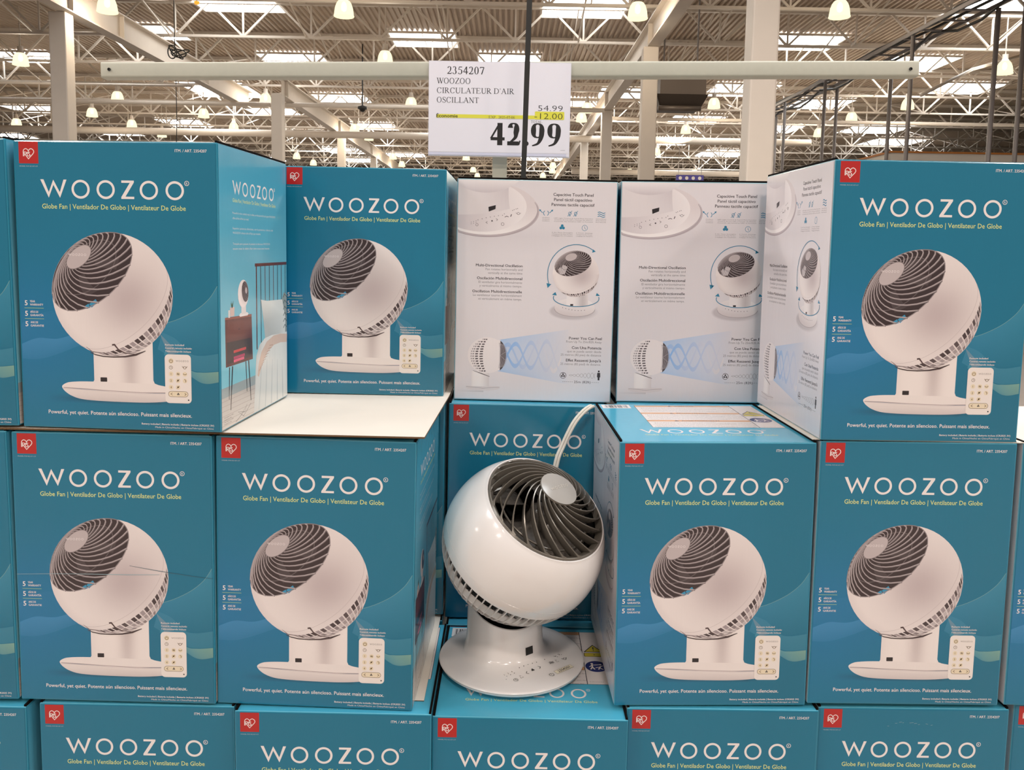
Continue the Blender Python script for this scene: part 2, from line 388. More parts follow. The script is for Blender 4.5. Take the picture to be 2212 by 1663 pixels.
def art_front():
    A = Art(); Wd, Hh = 330.0, 460.0
    def bgc(x, y):
        c = TEAL
        t = math.exp(-((x / 190) ** 2 + ((y - 150) / 120) ** 2)) * 0.75
        c = mix(c, TEAL_B, t)
        c = mix(c, hexc('#116682'), 0.45 * math.exp(-(((x - 330) / 170) ** 2 + ((y - 30) / 140) ** 2)))
        return mix(c, hexc('#13708b'), 0.25 * max(0, (x - 150) / 180))
    A.grid(lambda a, b: (2.5 + a * (Wd - 5), 2.5 + b * (Hh - 5)), 14, 20, lambda a, b: bgc(a * Wd, b * Hh), 0)
    # swooshes
    def sw(top, bot, c0, c1, layer, t0, t1, edge=None):
        n = 22
        def lerp(pts, a):
            m = len(pts) - 1; i = min(int(a * m), m - 1); f = a * m - i
            p0, p1, p2, p3 = pts[max(i - 1, 0)], pts[i], pts[i + 1], pts[min(i + 2, m)]
            r = []
            for q in (0, 1):
                r.append(0.5 * (2 * p1[q] + (p2[q] - p0[q]) * f + (2 * p0[q] - 5 * p1[q] + 4 * p2[q] - p3[q]) * f * f + (3 * p1[q] - p0[q] - 3 * p2[q] + p3[q]) * f ** 3))
            return r
        def fn(a, b):
            p, q = lerp(top, a), lerp(bot, a); return (p[0] + (q[0] - p[0]) * b, p[1] + (q[1] - p[1]) * b)
        def cf(a, b):
            x, y = fn(a, b); t = (t0 + (t1 - t0) * b); return mix(bgc(x, y), mix(c0, c1, a), t)
        A.grid(fn, n, 5, cf, layer)
        if edge:
            A.stroke([tuple(lerp(top, k / n)) for k in range(n + 1)], 0.7, edge, layer + 0.4)
    sw([(3, 168), (25, 182), (60, 190), (95, 175)], [(3, 141), (25, 144), (65, 146), (95, 170)], hexc('#4b90c4'), TEAL_B, 0.5, 0.16, 0.05)
    sw([(3, 136), (30, 146), (65, 146), (105, 160)], [(3, 112), (30, 112), (60, 120), (110, 140)], hexc('#4f97c8'), hexc('#4f97c8'), 1, 0.50, 0.18)
    sw([(327, 236), (312, 214), (285, 193), (245, 176), (200, 172)], [(327, 130), (310, 128), (290, 126), (262, 132), (225, 150)], hexc('#5aa9c0'), hexc('#4b96bb'), 0.5, 0.34, 0.03, mix(TEAL, hexc('#9fc5b0'), 0.5))
    sw([(327, 99), (300, 97), (280, 101), (240, 130)], [(327, 82), (305, 79), (285, 88), (238, 124)], hexc('#a9c9a0'), hexc('#5aa9c0'), 1.5, 0.50, 0.36)
    sw([(327, 128), (300, 124), (280, 128), (258, 150), (236, 160)], [(327, 100), (300, 98), (280, 102), (250, 120), (228, 133)], hexc('#6ab0c0'), hexc('#6ab0d0'), 1.2, 0.22, 0.16)
    # logo
    A.rect(9.3, 423.6, 41.2, 457.5, RED, 1)
    X = lambda p: (9.3 + (p[0] - 70) / 505 * 31.9, 457.5 - (p[1] - 140) / 580 * 33.9)
    lw = 1.15
    A.stroke([X(p) for p in [(190, 530), (190, 400), (200, 360), (225, 335), (255, 325), (290, 340), (310, 362), (322, 395), (335, 362), (360, 335), (395, 325), (435, 345), (460, 380), (462, 420), (445, 455), (320, 598), (225, 465)]], lw, WHT, 1.6)
    A.stroke([X(p) for p in [(212, 525), (212, 415), (245, 415), (268, 425), (272, 445), (262, 465), (235, 470)]], lw * .9, WHT, 1.6)
    A.stroke([X((290, 415)), X((290, 520))], lw, WHT, 1.6)
    A.stroke([X(p) for p in [(365, 425), (320, 420), (312, 438), (355, 480), (365, 505), (350, 522), (300, 522)]], lw, WHT, 1.6)
    A.text('MODEL PCF-SC15T-CT', 10, 418.6, 1.6, mix(TEAL, WHT, 0.65), 1, w=30)
    A.text('ITM. / ART. 2354207', 262.3, 444.2, 4.6, WHT, 1, w=51, off=0.008)
    A.wordmark(43.1, 399.2, 1.0, WHT, 2)
    A.text('Globe Fan | Ventilador De Globo | Ventilateur De Globe', 44.8, 353.4, 8.0, YEL, 2, w=233.5, off=0.004)
    for y, a, b in ((198.6, 'YEAR', 'WARRANTY'), (181.6, 'AÑOS DE', 'GARANTÍA'), (164.8, 'ANS DE', 'GARANTIE')):
        A.text('5', 10.3, y, 8.2, WHT, 3, off=0.02)
        A.text(a, 18.8, y + 5.0, 3.4, WHT, 3, w=1.9 * len(a) + (1 if 'Ñ' not in a else 0), off=0.012)
        A.text(b, 18.8, y - 0.3, 3.4, WHT, 3, w=22, off=0.012)
    A.rect(9.5, 194.0, 41.5, 194.7, mix(TEAL, hexc('#b9d98f'), 0.8), 3); A.rect(9.5, 177.0, 41.5, 177.7, mix(TEAL, hexc('#b9d98f'), 0.8), 3)
    # printed base shadow
    sh = hexc('#16455b')
    A.grid(lambda a, b: (40 + a * 205, 42 + b * 16), 24, 6, lambda a, b: mix(bgc(40 + a * 205, 50), sh, max(0, 1 - abs(b - 0.45) * 2) * min(1, a * 2.2) * (1 if a < 0.95 else 0.4)), 0.8)
    # neck and base
    def ncf(a, b):
        t = 0.75 * math.exp(-((a - 0.62) / 0.13) ** 2) * (0.55 + 0.45 * b) + 0.12 * math.exp(-((a - 0.0) / 0.08) ** 2)
        return mix(hexc('#f1e5e0'), hexc('#b5a2a1'), min(1, t))
    A.grid(lambda a, b: (121.8 + a * 98, 70 + b * 75), 22, 4, ncf, 2)
    A.poly([(121.8, 80), (121.8, 74), (114, 74.5), (119.5, 76)], hexc('#efe3de'), 2.2)
    A.poly([(219.8, 82), (222, 77), (230, 74), (219.8, 72)], hexc('#efe3de'), 2.2)
    top = [(68.0, 66), (68.2, 69.5), (74, 73.5), (84, 76), (110, 77.4), (160, 77), (215, 76), (232, 74), (243, 71), (243, 62.5), (200, 60.5), (150, 62), (100, 65)]
    def smooth(p_, a, b):
        r = list(p_[:a])
        for i in range(a, b):
            p0, p1, p2, p3 = p_[max(i - 1, 0)], p_[i], p_[i + 1], p_[min(i + 2, len(p_) - 1)]
            for k in range(5):
                f = k / 5; r.append(tuple(0.5 * (2 * p1[q] + (p2[q] - p0[q]) * f + (2 * p0[q] - 5 * p1[q] + 4 * p2[q] - p3[q]) * f * f + (3 * p1[q] - p0[q] - 3 * p2[q] + p3[q]) * f ** 3) for q in (0, 1)))
        return r + list(p_[b:])
    A.poly(smooth(top, 0, 8), hexc('#eee2dd'), 2.5)
    A.stroke([(70, 66.5), (100, 65.5), (150, 63), (200, 61.5), (243, 62.5)], 1.0, hexc('#a89595'), 3)
    A.stroke([(69, 65.0), (100, 63.8), (150, 61.2), (200, 59.8), (243, 60.6)], 0.5, hexc('#c9baba'), 3)
    bot = [(68.5, 66), (100, 64.6), (150, 62), (200, 60.6), (243, 61.6), (243, 50), (236, 47.5), (205, 45.5), (160, 45.5), (120, 46.6), (97, 48.9), (82, 54), (73, 60), (68.6, 65)]
    bot = smooth(bot, 5, 13)
    A.poly(bot, [mix(hexc('#eadfda'), hexc('#c7b7b5'), 0.75 * max(0, (62 - p[1]) / 18)) for p in bot], 2.7)
    A.rrect(132.2, 77.8, 143.2, 84.8, 0.8, hexc('#2a2224'), 3)
    # ball
    art_head(A, 155.5, 218.5, 99.0, (-0.556, 0.618, 0.556), 4)
    # blue windows seen through the grille
    A.poly([(117, 203), (128, 211), (131, 206), (121, 197)], hexc('#3c93b8'), 5.4); A.poly([(110, 199.5), (116, 203.5), (119, 197), (112, 195)], hexc('#3c93b8'), 5.4)
    # yoke under the ball
    A.stroke([(117, 125), (125, 121.5), (138, 119), (155, 118.3), (175, 119.5), (192, 123), (208, 129.5)], [0.8, 1.6, 1.8, 1.8, 2.4, 3.2, 1.0], hexc('#4a3b3b'), 7)
    A.stroke([(153, 138), (157, 138.5), (163, 131), (174, 125.5), (190, 124)], [2.5, 2.6, 2.0, 1.6, 0.8], hexc('#54403f'), 7)
    A.stroke([(110, 134), (120, 126), (150, 123.5)], [0.4, 1.6, 0.4], hexc('#8a7a78'), 7)
    # remote
    A.poly([(232, 158), (262, 128), (246, 124)], mix(TEAL, WHT, 0.16), 2)
    A.rrect(239.3, 46.2, 282.4, 125.2, 6.5, hexc('#efe4dd'), 8)
    for i, t in enumerate(('Remote included', 'Control remoto incluido', 'Télécommande incluse')):
        A.text(t, 240.5, 139.2 - 5.2 * i, 2.9, WHT, 8, w=(31, 43.5, 42)[i], off=0.016)
    br = hexc('#6d5636'); pale = hexc('#ead9bd')
    A.disc(249.5, 114.6, 4.3, pale, 8.5); A.arc(249.5, 114.4, 2.6, 120, 420, 0.8, br, 9); A.rect(249.1, 114.6, 249.9, 117.9, br, 9)
    A.wordmark(257.5, 116.0, 21.5 / 242, hexc('#6a5c55'), 9, reg=False)
    A.ring(249.2, 104, 2.7, 0.6, br, 9); A.rect(248.9, 103.8, 249.4, 106, br, 9); A.rect(249, 103.5, 250.6, 104, br, 9)
    A.ring(272, 104, 2.0, 0.7, br, 9); A.stroke([(267.5, 106.5), (269.3, 104.2), (269.6, 106)], 0.6, br, 9); A.stroke([(276.5, 106.5), (274.7, 104.2), (274.4, 106)], 0.6, br, 9)
    for x, y in ((249.3, 93.6), (260.9, 93.6), (272, 93.6), (249.1, 82.8), (260.6, 82.8), (272, 82.8), (248.9, 72), (260.4, 72)):
        A.disc(x, y, 3.7, pale, 8.5)
    for x, y, t in ((249.3, 93.6, '1'), (249.1, 82.8, '2'), (248.9, 72, '4')):
        A.text(t, x, y - 1.7, 3.4, br, 9, align='C', off=0.015)
    for d in (-1, 0, 1): A.stroke([(258.9, 93.4 + d), (260.2, 94 + d), (261.5, 93.2 + d), (262.9, 93.8 + d)], 0.6, br, 9)
    A.stroke([(269.2, 94.6), (270.7, 92.9), (273.3, 92.9), (274.8, 94.6)], 0.8, br, 9)
    A.stroke([(271, 85), (273, 84), (273.6, 82.4), (272.6, 80.6)], 0.8, br, 9)
    for cy_ in (82.8, 72): A.disc(260.5, cy_ + .3, 1.5, br, 9, 12); A.stroke([(258.3, cy_ - 2.2), (262.9, cy_ + 2.4)], 0.6, br, 9)
    p = []
    for cx_, a in ((272.2, -90), (248.8, 90)):
        for k_ in range(9): q = radians(a + 22.5 * k_); p.append((cx_ + 4.4 * cos(q), 61 + 4.4 * sin(q)))
    A.poly(p, pale, 8.6); A.stroke(p, 0.6, br, 9, True)
    A.stroke([(251, 62.9), (248.4, 61), (251, 59.1)], 0.8, br, 9); A.stroke([(271, 62.9), (273.6, 61), (271, 59.1)], 0.8, br, 9)
    for q in (90, 210, 330): A.disc(260.6 + 1.2 * cos(radians(q)), 61 + 1.2 * sin(radians(q)), 1.0, INKD, 9, 10)
    A.disc(277.4, 51.6, 1.2, INKD, 9, 12)
    A.text('Powerful, yet quiet. Potente aún silencioso. Puissant mais silencieux.', 43.7, 23.2, 6.4, WHT, 2, w=238.5, off=0.008)
    A.text('Battery included | Batería incluida | Batterie incluse (CR2025 3V)', 198.8, 9.6, 3.0, WHT, 2, w=119.5, off=0.012)
    A.text('Made in China/Hecho en China/Fabriqué en Chine', 221.3, 4.6, 2.9, mix(TEAL, WHT, 0.8), 2, w=96.5)
    return A

def lines(A, x0, x1, y, n, dy, h, col, layer, words, align='L'):
    for i in range(n):
        A.text(words[i % len(words)], x0 if align == 'L' else (x0 + x1) / 2 if align == 'C' else x1, y - dy * i, h, col, layer, w=(x1 - x0) * (1 - 0.13 * ((i * 7) % 3)), align=align)

def art_panel():
    """the white information side"""
    A = Art(); Wd, Hh = 330.0, 460.0
    blu = hexc('#8fbce8')
    def bg(x, y):
        c = PANEL; t = math.exp(-((x - 330) / 130) ** 2) * (0.55 * max(0, min(1, (150 - y) / 150)))
        c = mix(c, hexc('#cfdcea'), t)
        t2 = math.exp(-(((x - 120) / 120) ** 2 + ((y - 345) / 22) ** 2)) * 0.22
        return mix(c, hexc('#b9aeb2'), t2)
    A.grid(lambda a, b: (2.5 + a * (Wd - 5), 2.5 + b * (Hh - 5)), 16, 24, lambda a, b: bg(a * Wd, b * Hh), 0)
    teal = hexc('#2c7fa0')
    # big cropped base, upper left
    def clip(pts): return [(max(2.6, min(327, x)), max(2.6, min(457.4, y))) for x, y in pts]
    ell = lambda cx, cy, rx, ry, a0, a1, n=30: [(cx + rx * cos(radians(a0 + (a1 - a0) * k / n)), cy + ry * sin(radians(a0 + (a1 - a0) * k / n))) for k in range(n + 1)]
    A.poly(clip(ell(62, 395, 108, 54, 0, 360, 60)), hexc('#c0b2b5'), 0.6)
    pts = clip(ell(60, 400, 106, 54, 0, 360, 60)); A.poly(pts, [mix(hexc('#ded2d2'), hexc('#f4ecea'), max(0, min(1, (400 - p[1]) / 50))) for p in pts], 1)
    A.stroke([p for p in ell(60, 396, 106.5, 54, -122, 20, 40) if p[0] > 2.6], 1.0, hexc('#a3989b'), 1.4)
    pts = clip(ell(52, 404, 92, 52, 0, 360, 50)); A.poly(pts, [mix(hexc('#d3c7c9'), hexc('#efe6e5'), max(0, min(1, (p[0]) / 130))) for p in pts], 1.3)
    A.grid(lambda a, b: (2.6 + a * (103 + 3.5 * (1 - b) ** 3), 386 + b * 62 + 14 * (1 - b) * a * a), 14, 6, lambda a, b: mix(hexc('#e2d8d8'), hexc('#cabfc3'), min(1, max(0, (a - 0.45) * 1.6)) * 0.8 * (0.35 + .65 * b)), 1.7)
    pts = clip(ell(58, 500, 88, 68, 0, 360, 60)); A.poly(pts, [mix(hexc('#cfc3c6'), hexc('#efe7e6'), max(0, min(1, (p[1] - 432) / 26))) for p in pts], 2)
    A.poly([(65, 403), (80, 407), (79.6, 399), (66, 393.5)], hexc('#231d20'), 2.4)
    dk = hexc('#5a5054')
    for k in range(7): A.disc(44 + 8.4 * k, 376 + 2.6 * k - 0.14 * k * k, 0.8, dk, 2.4, 8)
    for k in range(6): A.disc(30 + 5 * (k % 3), 371 - 3.4 * (k // 3) + (k % 3) * 1.4, 0.7, dk, 2.4, 8)
    A.ring(42, 366, 2.6, 0.6, dk, 2.4, 16); A.ring(95, 368.5, 3.0, 0.7, dk, 2.4, 18)
    A.stroke([(63.5, 373.5), (60.5, 371), (64, 369.3)], 0.8, dk, 2.4); A.stroke([(81, 379.5), (84.5, 377.5), (82, 375)], 0.8, dk, 2.4)
    A.disc(73, 374.6, 1.7, dk, 2.4, 9); A.stroke([(99, 383), (103, 385), (107, 383.5)], 1.2, dk, 2.4); A.stroke([(111, 384), (113, 389)], 1.6, dk, 2.4)
    A.ring(127, 390.8, 2.4, 0.7, dk, 2.4, 14); A.stroke([(122, 392.5), (124, 390)], 0.7, dk, 2.4); A.stroke([(130, 390), (132, 392.5)], 0.7, dk, 2.4)
    for x, y in ((115, 397), (118, 398.5), (122, 400), (125, 401), (98, 389.5)): A.disc(x, y, 0.8, dk, 2.4, 8)
    # headings and icons
    for i, (t, x0, x1) in enumerate((('Capacitive Touch Panel', 198.1, 280.5), ('Panel táctil capacitivo', 199.9, 278), ('Panneau tactile capacitif', 194.9, 283.2))):
        A.text(t, (x0 + x1) / 2, 428.6 - 10.2 * i, 6.2, INKD, 1, w=x1 - x0, align='C', off=0.016)
    A.arc(184, 393, 5.2, -60, 60, 1.2, teal, 1); A.arc(184, 393, 5.2, 120, 240, 1.2, teal, 1)
    A.stroke([(171, 399), (177, 393.5)], 1.3, teal, 1); A.stroke([(197, 399), (191, 393.5)], 1.3, teal, 1)
    A.poly([(169.5, 400.5), (174, 399.5), (171, 396)], teal, 1.2); A.poly([(198.5, 400.5), (194, 399.5), (197, 396)], teal, 1.2)
    for x in (233, 245):
        A.ring(x, 393.5, 2.8, 1.0, teal, 1, 16); A.rect(x - 1.6, 388, x + 1.6, 389.6, teal, 1); A.stroke([(x - 4.5, 387.5), (x + 4.5, 399)], 0.9, teal, 1.2)
    for d in (0, -4, -8): A.stroke([(290.5, 396.5 + d), (294, 398 + d), (298, 396.5 + d), (302, 395 + d), (306, 396.5 + d)], 1.4, teal, 1)
    for q in (90, 210, 330):
        A.disc(218 + 3.1 * cos(radians(q)), 365 + 3.1 * sin(radians(q)), 2.9, teal, 1, 14)
    A.ring(264.5, 364.4, 5.6, 0.8, teal, 1, 30); A.stroke([(264.5, 368), (264.5, 364.4), (266.6, 361.6)], 0.8, teal, 1.2)
    for x0, x1, y, ws in ((176.5, 191.5, 385, ('Oscillation', 'Oscilación', 'Oscillation')), (201, 281, 384.5, ('LED Light Control & Sound Mute Function', 'Control de Luz LED y Función de Silencio', 'Contrôle des lumières LED et fonction')), (287, 308, 384.5, ('Natural Breeze', 'Brisa Natural', 'Brise Naturelle')), (197, 240, 355, ('5 Air Flow Strengths', '5 Potencias De Flujo De Aire', '5 Réglages De Circulation')), (247, 281, 355, ('2 Timer Settings', '2 Programas De Tiempo', '2 Réglages De Minuterie'))):
        for i, t in enumerate(ws): A.text(t, (x0 + x1) / 2, y - 3.3 * i - 2, 1.9, mix(INKD, PANEL, 0.25), 1, w=(x1 - x0) * (1, .98, 1)[i], align='C')
    def para(rows, right):
        for t, x0, y, h, b in rows:
            A.text(t, right, y, h, INKD if b else mix(INKD, PANEL, 0.2), 1, w=right - x0, align='R', off=0.02 if b else -0.004)
    para((('Multi-Directional Oscillation', 41.6, 280.6, 5.6, 1), ('Fan rotates horizontally and', 61.9, 273, 4.8, 0), ('vertically at the same time', 66.8, 265.4, 4.8, 0),
          ('Oscilación Multidireccional', 44.3, 254.0, 5.6, 1), ('El ventilador gira horizontalmente', 47.8, 246.2, 4.8, 0), ('y verticalmente al mismo tiempo.', 49.7, 238.6, 4.8, 0),
          ('Oscillation Multidirectionnelle', 35.1, 226.6, 5.6, 1), ('Le ventilateur tourne horizontalement', 36.8, 219, 4.8, 0), ('et verticalement en même temps.', 47.9, 211.4, 4.8, 0)), 138.2)
    para((('Power You Can Feel', 239.4, 132.6, 5.8, 1), ('From Up To 25m/82ft Away', 233.7, 125.6, 4.8, 0), ('Con Una Potencia', 245.7, 112.8, 5.8, 1), ('que se puede sentir desde', 236.2, 105.4, 4.8, 0),
          ('25 metros (82 pies) de distancia', 222.8, 98, 4.8, 0), ('Effet Ressenti Jusqu\'à', 234.2, 86, 5.8, 1), ('25 mètres (82 pied) de distance.', 222.9, 78.6, 4.8, 0)), 307.5)
    # oscillating fan picture
    def sp(cx, cy, rx, ry, c0, c1, L, n=40): A.poly(ell(cx, cy, rx, ry, 0, 360, n)[:-1], [mix(c0, c1, 0.5 + 0.5 * sin(radians(360 * k / n + 200))) for k in range(n)], L)
    for q_ in range(5): sp(246 - q_, 191, 52 - 2.4 * q_, 19 - q_, mix(PANEL, hexc('#b8adb0'), .12 + .14 * q_), mix(PANEL, hexc('#b8adb0'), .12 + .14 * q_), 0.5 + .1 * q_)
    sp(249, 199, 42, 19, hexc('#efe6e4'), hexc('#d5c9c9'), 1.5)
    A.arc(249, 196, 42, 180, 360, 1.0, hexc('#ab9f9f'), 1.8, ry=15.5)
    sp(249, 204, 40, 15, hexc('#f0e8e6'), hexc('#dcd1d1'), 2)
    A.grid(lambda a, b: (231.5 + a * 45, 203 + b * 24), 8, 2, lambda a, b: mix(hexc('#efe6e4'), hexc('#bbafaf'), 0.8 * math.exp(-((a - 0.75) / 0.25) ** 2)), 2.3)
    for k in range(8): A.disc(224 + 6.5 * k, 199 - 2.2 * k + 0.22 * k * k, 0.8, dk, 2.6, 7)
    A.rect(239.6, 203, 245.6, 206.6, hexc('#2a2224'), 2.6)
    art_head(A, 249.2, 269.3, 48, (-0.23, 0.745, 0.62), 3, cap=54, hub=15, ribs=24, k=1.05, label=False)
    A.poly([(212, 278), (222, 288), (232, 284), (226, 268), (216, 268)], hexc('#c7bcbc'), 4.3)
    A.arc(249.6, 268, 59, 203, 51, 1.4, teal, 6, 40, ry=62)
    A.poly([(283, 321), (289, 316.5), (281.5, 314)], teal, 6); A.poly([(189, 249), (199, 247), (191.5, 239)][::-1], teal, 6)
    A.arc(251.5, 219, 47.5, 168, 372, 1.5, teal, 6, 40, ry=17.5)
    A.poly([(201, 225), (208, 231), (211, 224)], teal, 6.2); A.poly([(292, 225), (294, 231), (301, 225)], teal, 6.2)
    # beam of air
    def beam(a, b):
        x = 92 + a * 150; y0 = 62 - a * 25; y1 = 128 + a * 26; return (x, y0 + (y1 - y0) * b)
    A.grid(beam, 22, 8, lambda a, b: mix(bg(*beam(a, b)), blu, 0.72 * (1 - a) ** 0.7 * (0.7 + 0.3 * (2 * b - 1) ** 2)), 0.8)
    for ph, op in ((0, 0.8), (pi, 0.7), (pi / 2, 0.35)):
        n = 60; pts = []
        for k in range(n + 1):
            a = k / n * 0.8; x = 104 + a * 150; pts.append((x, 97 + (21 + 16 * a) * sin(ph + a * 14.5 - 0.7)))
        half = [9] * (n + 1)
        L_ = [(p[0], p[1] + 4.5) for p in pts] + [(p[0], p[1] - 4.5) for p in pts]
        cc = [mix(hexc('#78aee6'), bg(p[0], 97), min(1, (p[0] - 104) / 130) * 0.85 + (1 - op) * 0.4) for p in pts]
        A.raw(L_, [(n + 1 + i, n + 2 + i, i + 1, i) for i in range(n)], cc + cc, 1.1 + op * 0.3)
    # side-on fan
    A.grid(lambda a, b: (2.6 + a * 60, 17 + b * 5), 8, 1, lambda a, b: mix(bg(30, 20), hexc('#a79da0'), a * 0.6 * (1 - b)), 1)
    A.poly(ell(61, 26, 36, 6, 180, 360) + [(97, 29), (60, 31.5), (25, 29)], hexc('#ddd2d2'), 1.5); A.stroke([(26, 28), (61, 25), (96, 28)], 0.8, hexc('#a99d9e'), 1.9)
    A.grid(lambda a, b: (37 + a * 36.5, 29 + b * 32), 8, 2, lambda a, b: mix(hexc('#f2eae8'), hexc('#cbbfc0'), max(0, abs(a - 0.35) * 1.5 - 0.3)), 1.8)
    ball = [(96, 126), (96, 64)] + ell(70, 95, 42, 39, -55, -305, 40)
    A.poly([(96, 64), (96, 128)] + ell(69, 95, 41, 38, 60, 302, 44), hexc('#ece2e1'), 2.4)
    for i in range(14):
        a0 = radians(112 + i * 10.6)
        for j, (r0, r1) in enumerate(((0.35, 0.52), (0.60, 0.74), (0.8, 0.88), (0.92, 0.97))):
            y = 95 + 36 * (1 - 2 * (i + 0.2) / 14) * 1.0; yy = y - 3.0
            w_ = sqrt(max(0, 1 - ((y - 95) / 38) ** 2))
            x0 = 69 - 41 * w_ * r1 + 5; x1 = 69 - 41 * w_ * r0 + 5
            if abs(y - 95) < 35: A.poly([(x0, yy), (x1, yy + .4), (x1, y), (x0, y - .4)], hexc('#5d5356') if j < 2 else hexc('#9a9092'), 3)
    A.stroke([(40, 62), (58, 56), (75, 50)], [0.6, 1.6, 0.8], hexc('#3c3336'), 3.2)
    cap_ = ell(92, 95, 16, 32, 70, -70, 20)
    A.poly([(96, 126)] + cap_ + [(96, 63)], hexc('#4b4347'), 3.2)
    for k in range(9): A.arc(92 + k * 0.2, 95, 3 + 1.7 * k, 65 - k * 2, -65 + k * 2, 0.6, hexc('#a9a0a4'), 3.5, 10, ry=30)
    A.stroke([(110, 105), (96, 95), (109, 84)], 0.7, hexc('#a9a0a4'), 3.7)
    # distance diagram
    A.ring(229, 56.3, 6.2, 1.0, INKD, 1, 26)
    for q in (90, 210, 330): A.disc(229 + 2.6 * cos(radians(q)), 56.3 + 2.6 * sin(radians(q)), 1.9, INKD, 1.2, 10)
    for ph in (0, pi): A.stroke([(241.5 + k, 57 + (1 + 5 * min(1, k / 45)) * sin(ph + k * 0.42)) for k in range(0, 56)], 0.5, mix(INKD, PANEL, 0.3), 1 + ph * .05)
    A.disc(303.8, 66.5, 2.0, INKD, 1, 12); A.poly([(300.8, 63.5), (306.8, 63.5), (307.2, 54), (305.8, 54), (305.6, 47.5), (302, 47.5), (301.8, 54), (300.3, 54)], INKD, 1)
    for k in range(6): A.rect(228 + k * 3.9, 42.6, 230.4 + k * 3.9, 43.2, INKD, 1)
    for k in range(4): A.rect(289.5 + k * 4.2, 42.4, 291.8 + k * 4.2, 43, INKD, 1)
    A.text('25m (82ft)', 252.4, 40.6, 5.2, INKD, 1, w=34.8)
    return A

def art_life():
    """the side with the bedroom picture"""
    A = Art(); Wd, Hh = 330.0, 460.0
    t0, t1 = hexc('#4aa3c0'), hexc('#93d0da')  # wall ink lightened to stand in for gloss reflected off this side
    fl = hexc('#cfc5bd')
    A.grid(lambda a, b: (2.5 + a * (Wd - 5), 70 + b * (Hh - 72.5)), 8, 12, lambda a, b: mix(mix(t0, t1, (1 - b) * 0.75), hexc('#3b93b2'), 0.3 * b), 0)
    A.grid(lambda a, b: (2.5 + a * (Wd - 5), 2.5 + b * 51), 4, 6, lambda a, b: mix(fl, hexc('#a59b95'), 0.5 * b), 0)
    A.rect(2.5, 53.5, 327.5, 70, hexc('#9aa3a3'), 0.4)
    for k in range(6): A.stroke([(2.5, 8 + 8 * k), (327, 2.5 + 8.5 * k)], 0.5, hexc('#9f958d'), 0.4)
    A.wordmark(58, 406.5, 206 / 242, WHT, 1, sy=0.80)
    A.text('Globe Fan | Ventilador De Globo | Ventilateur De Globe', 58, 371.4, 6.4, YEL, 1, w=208)
    for y, t, w_ in ((352, 'Powerful in the coolest way in white, so the powerful and quiet WOOZOO', 207), (343.5, 'offers all the airflow you need.', 72), (327, 'Superior potencia silenciosa, con la potencia y silencio del', 193), (319.5, 'WOOZOO ofrece todo el flujo que necesita.', 129), (301.5, 'Tranquilo pero puissant, le puissant et silencieux WOOZOO', 177), (293.5, 'assure tout le débit d\'air dont vous avez besoin.', 175)):
        A.text(t, 57, y, 3.6, mix(t0, WHT, 0.8), 1, w=w_)
    wood = hexc('#5e2a20'); wood_d = hexc('#2e1713')
    A.rect(155.5, 263.5, 327, 269, wood, 2)
    for k in range(8): x = 160 + k * 22.5; A.rect(x, 115, x + (5 if k == 0 else 3), 265, wood if k % 2 == 0 else wood_d, 1)
    A.poly([(184, 203), (215, 199), (313, 196), (318, 165), (321, 131), (260, 120), (206, 122), (196, 165)], [hexc('#dfe3df')] * 5 + [hexc('#b9bcb8')] * 3, 2.5)
    A.poly([(300, 198), (310, 210), (327, 204), (327, 120), (316, 125), (318, 160)], hexc('#8f9a96'), 2.6)
    for k in range(6): A.stroke([(306, 200 - k * 12), (315, 206 - k * 12), (327, 200 - k * 12)], 2, hexc('#59635f'), 2.8)
    # bed
    d = [(327, 131), (280, 131), (240, 133), (202, 131), (175, 122), (158, 104), (153, 75), (150, 45), (143, 2.6), (327, 2.6)]
    A.poly(d, [hexc('#d9dcd8'), hexc('#e3e5e0'), hexc('#e8e8e2'), hexc('#e0e0db'), hexc('#cfd2cf'), hexc('#c5c9c8'), hexc('#cfd2d0'), hexc('#d5d6d2'), hexc('#c9c9c6'), hexc('#e6e5df')], 3)
    for k in range(5): A.stroke([(185 + 28 * k, 95 - 4 * k), (178 + 30 * k, 50), (168 + 33 * k, 4)], [1, 3, 5], hexc('#c0c4c3'), 3.4)
    A.stroke([(327, 118), (290, 122), (250, 122), (215, 114), (190, 100), (176, 84), (166, 66)], [16, 17, 18, 20, 20, 16, 8], hexc('#d8bfae'), 3.7)
    for k in range(9): A.stroke([(170 + k * 7, 75 + k * 5), (182 + k * 8, 80 + k * 4.2)], 0.9, hexc('#b49684'), 3.9)
    # bedside table
    A.poly([(20, 180), (137, 177), (141, 101), (21, 102.5)], wood, 2)
    A.poly([(20, 180), (137, 177), (137, 181), (20, 184)], hexc('#8a4a38'), 2.3)
    A.poly([(25, 143), (135, 139.5), (137, 106), (25, 107)], wood_d, 2.4)
    A.poly([(25, 176), (133, 173), (134, 145), (25, 148)], hexc('#6b3226'), 2.4); A.rect(74, 159, 84, 161, wood_d, 2.8)
    for i, c in enumerate(('#c43a3a', '#2c2226', '#b0305a', '#e05a7a')): A.rect(54, 122 - i * 5.2, 109 - i * 3, 126.5 - i * 5.2, hexc(c), 2.9)
    for x0, x1 in ((48.7, 39.2), (120.8, 130.5)): A.stroke([(x0, 101), (x1, 29)], [5, 2.4], wood_d, 1.6)
    for x0, x1 in ((36, 33), (108, 112)): A.stroke([(x0, 101), (x1, 48)], [4, 2], hexc('#3c201a'), 1.4)
    A.poly([(42, 184), (59, 184), (60, 199), (41, 199)], hexc('#cdb3a9'), 2.6)
    for k in range(6): A.stroke([(50, 198), (44 + k * 2.6, 206 + (k % 2) * 3)], [2.4, 0.6], hexc('#4d6b4c'), 2.8)
    A.rect(34, 182.5, 40.5, 195, hexc('#dfd6cf'), 2.8)
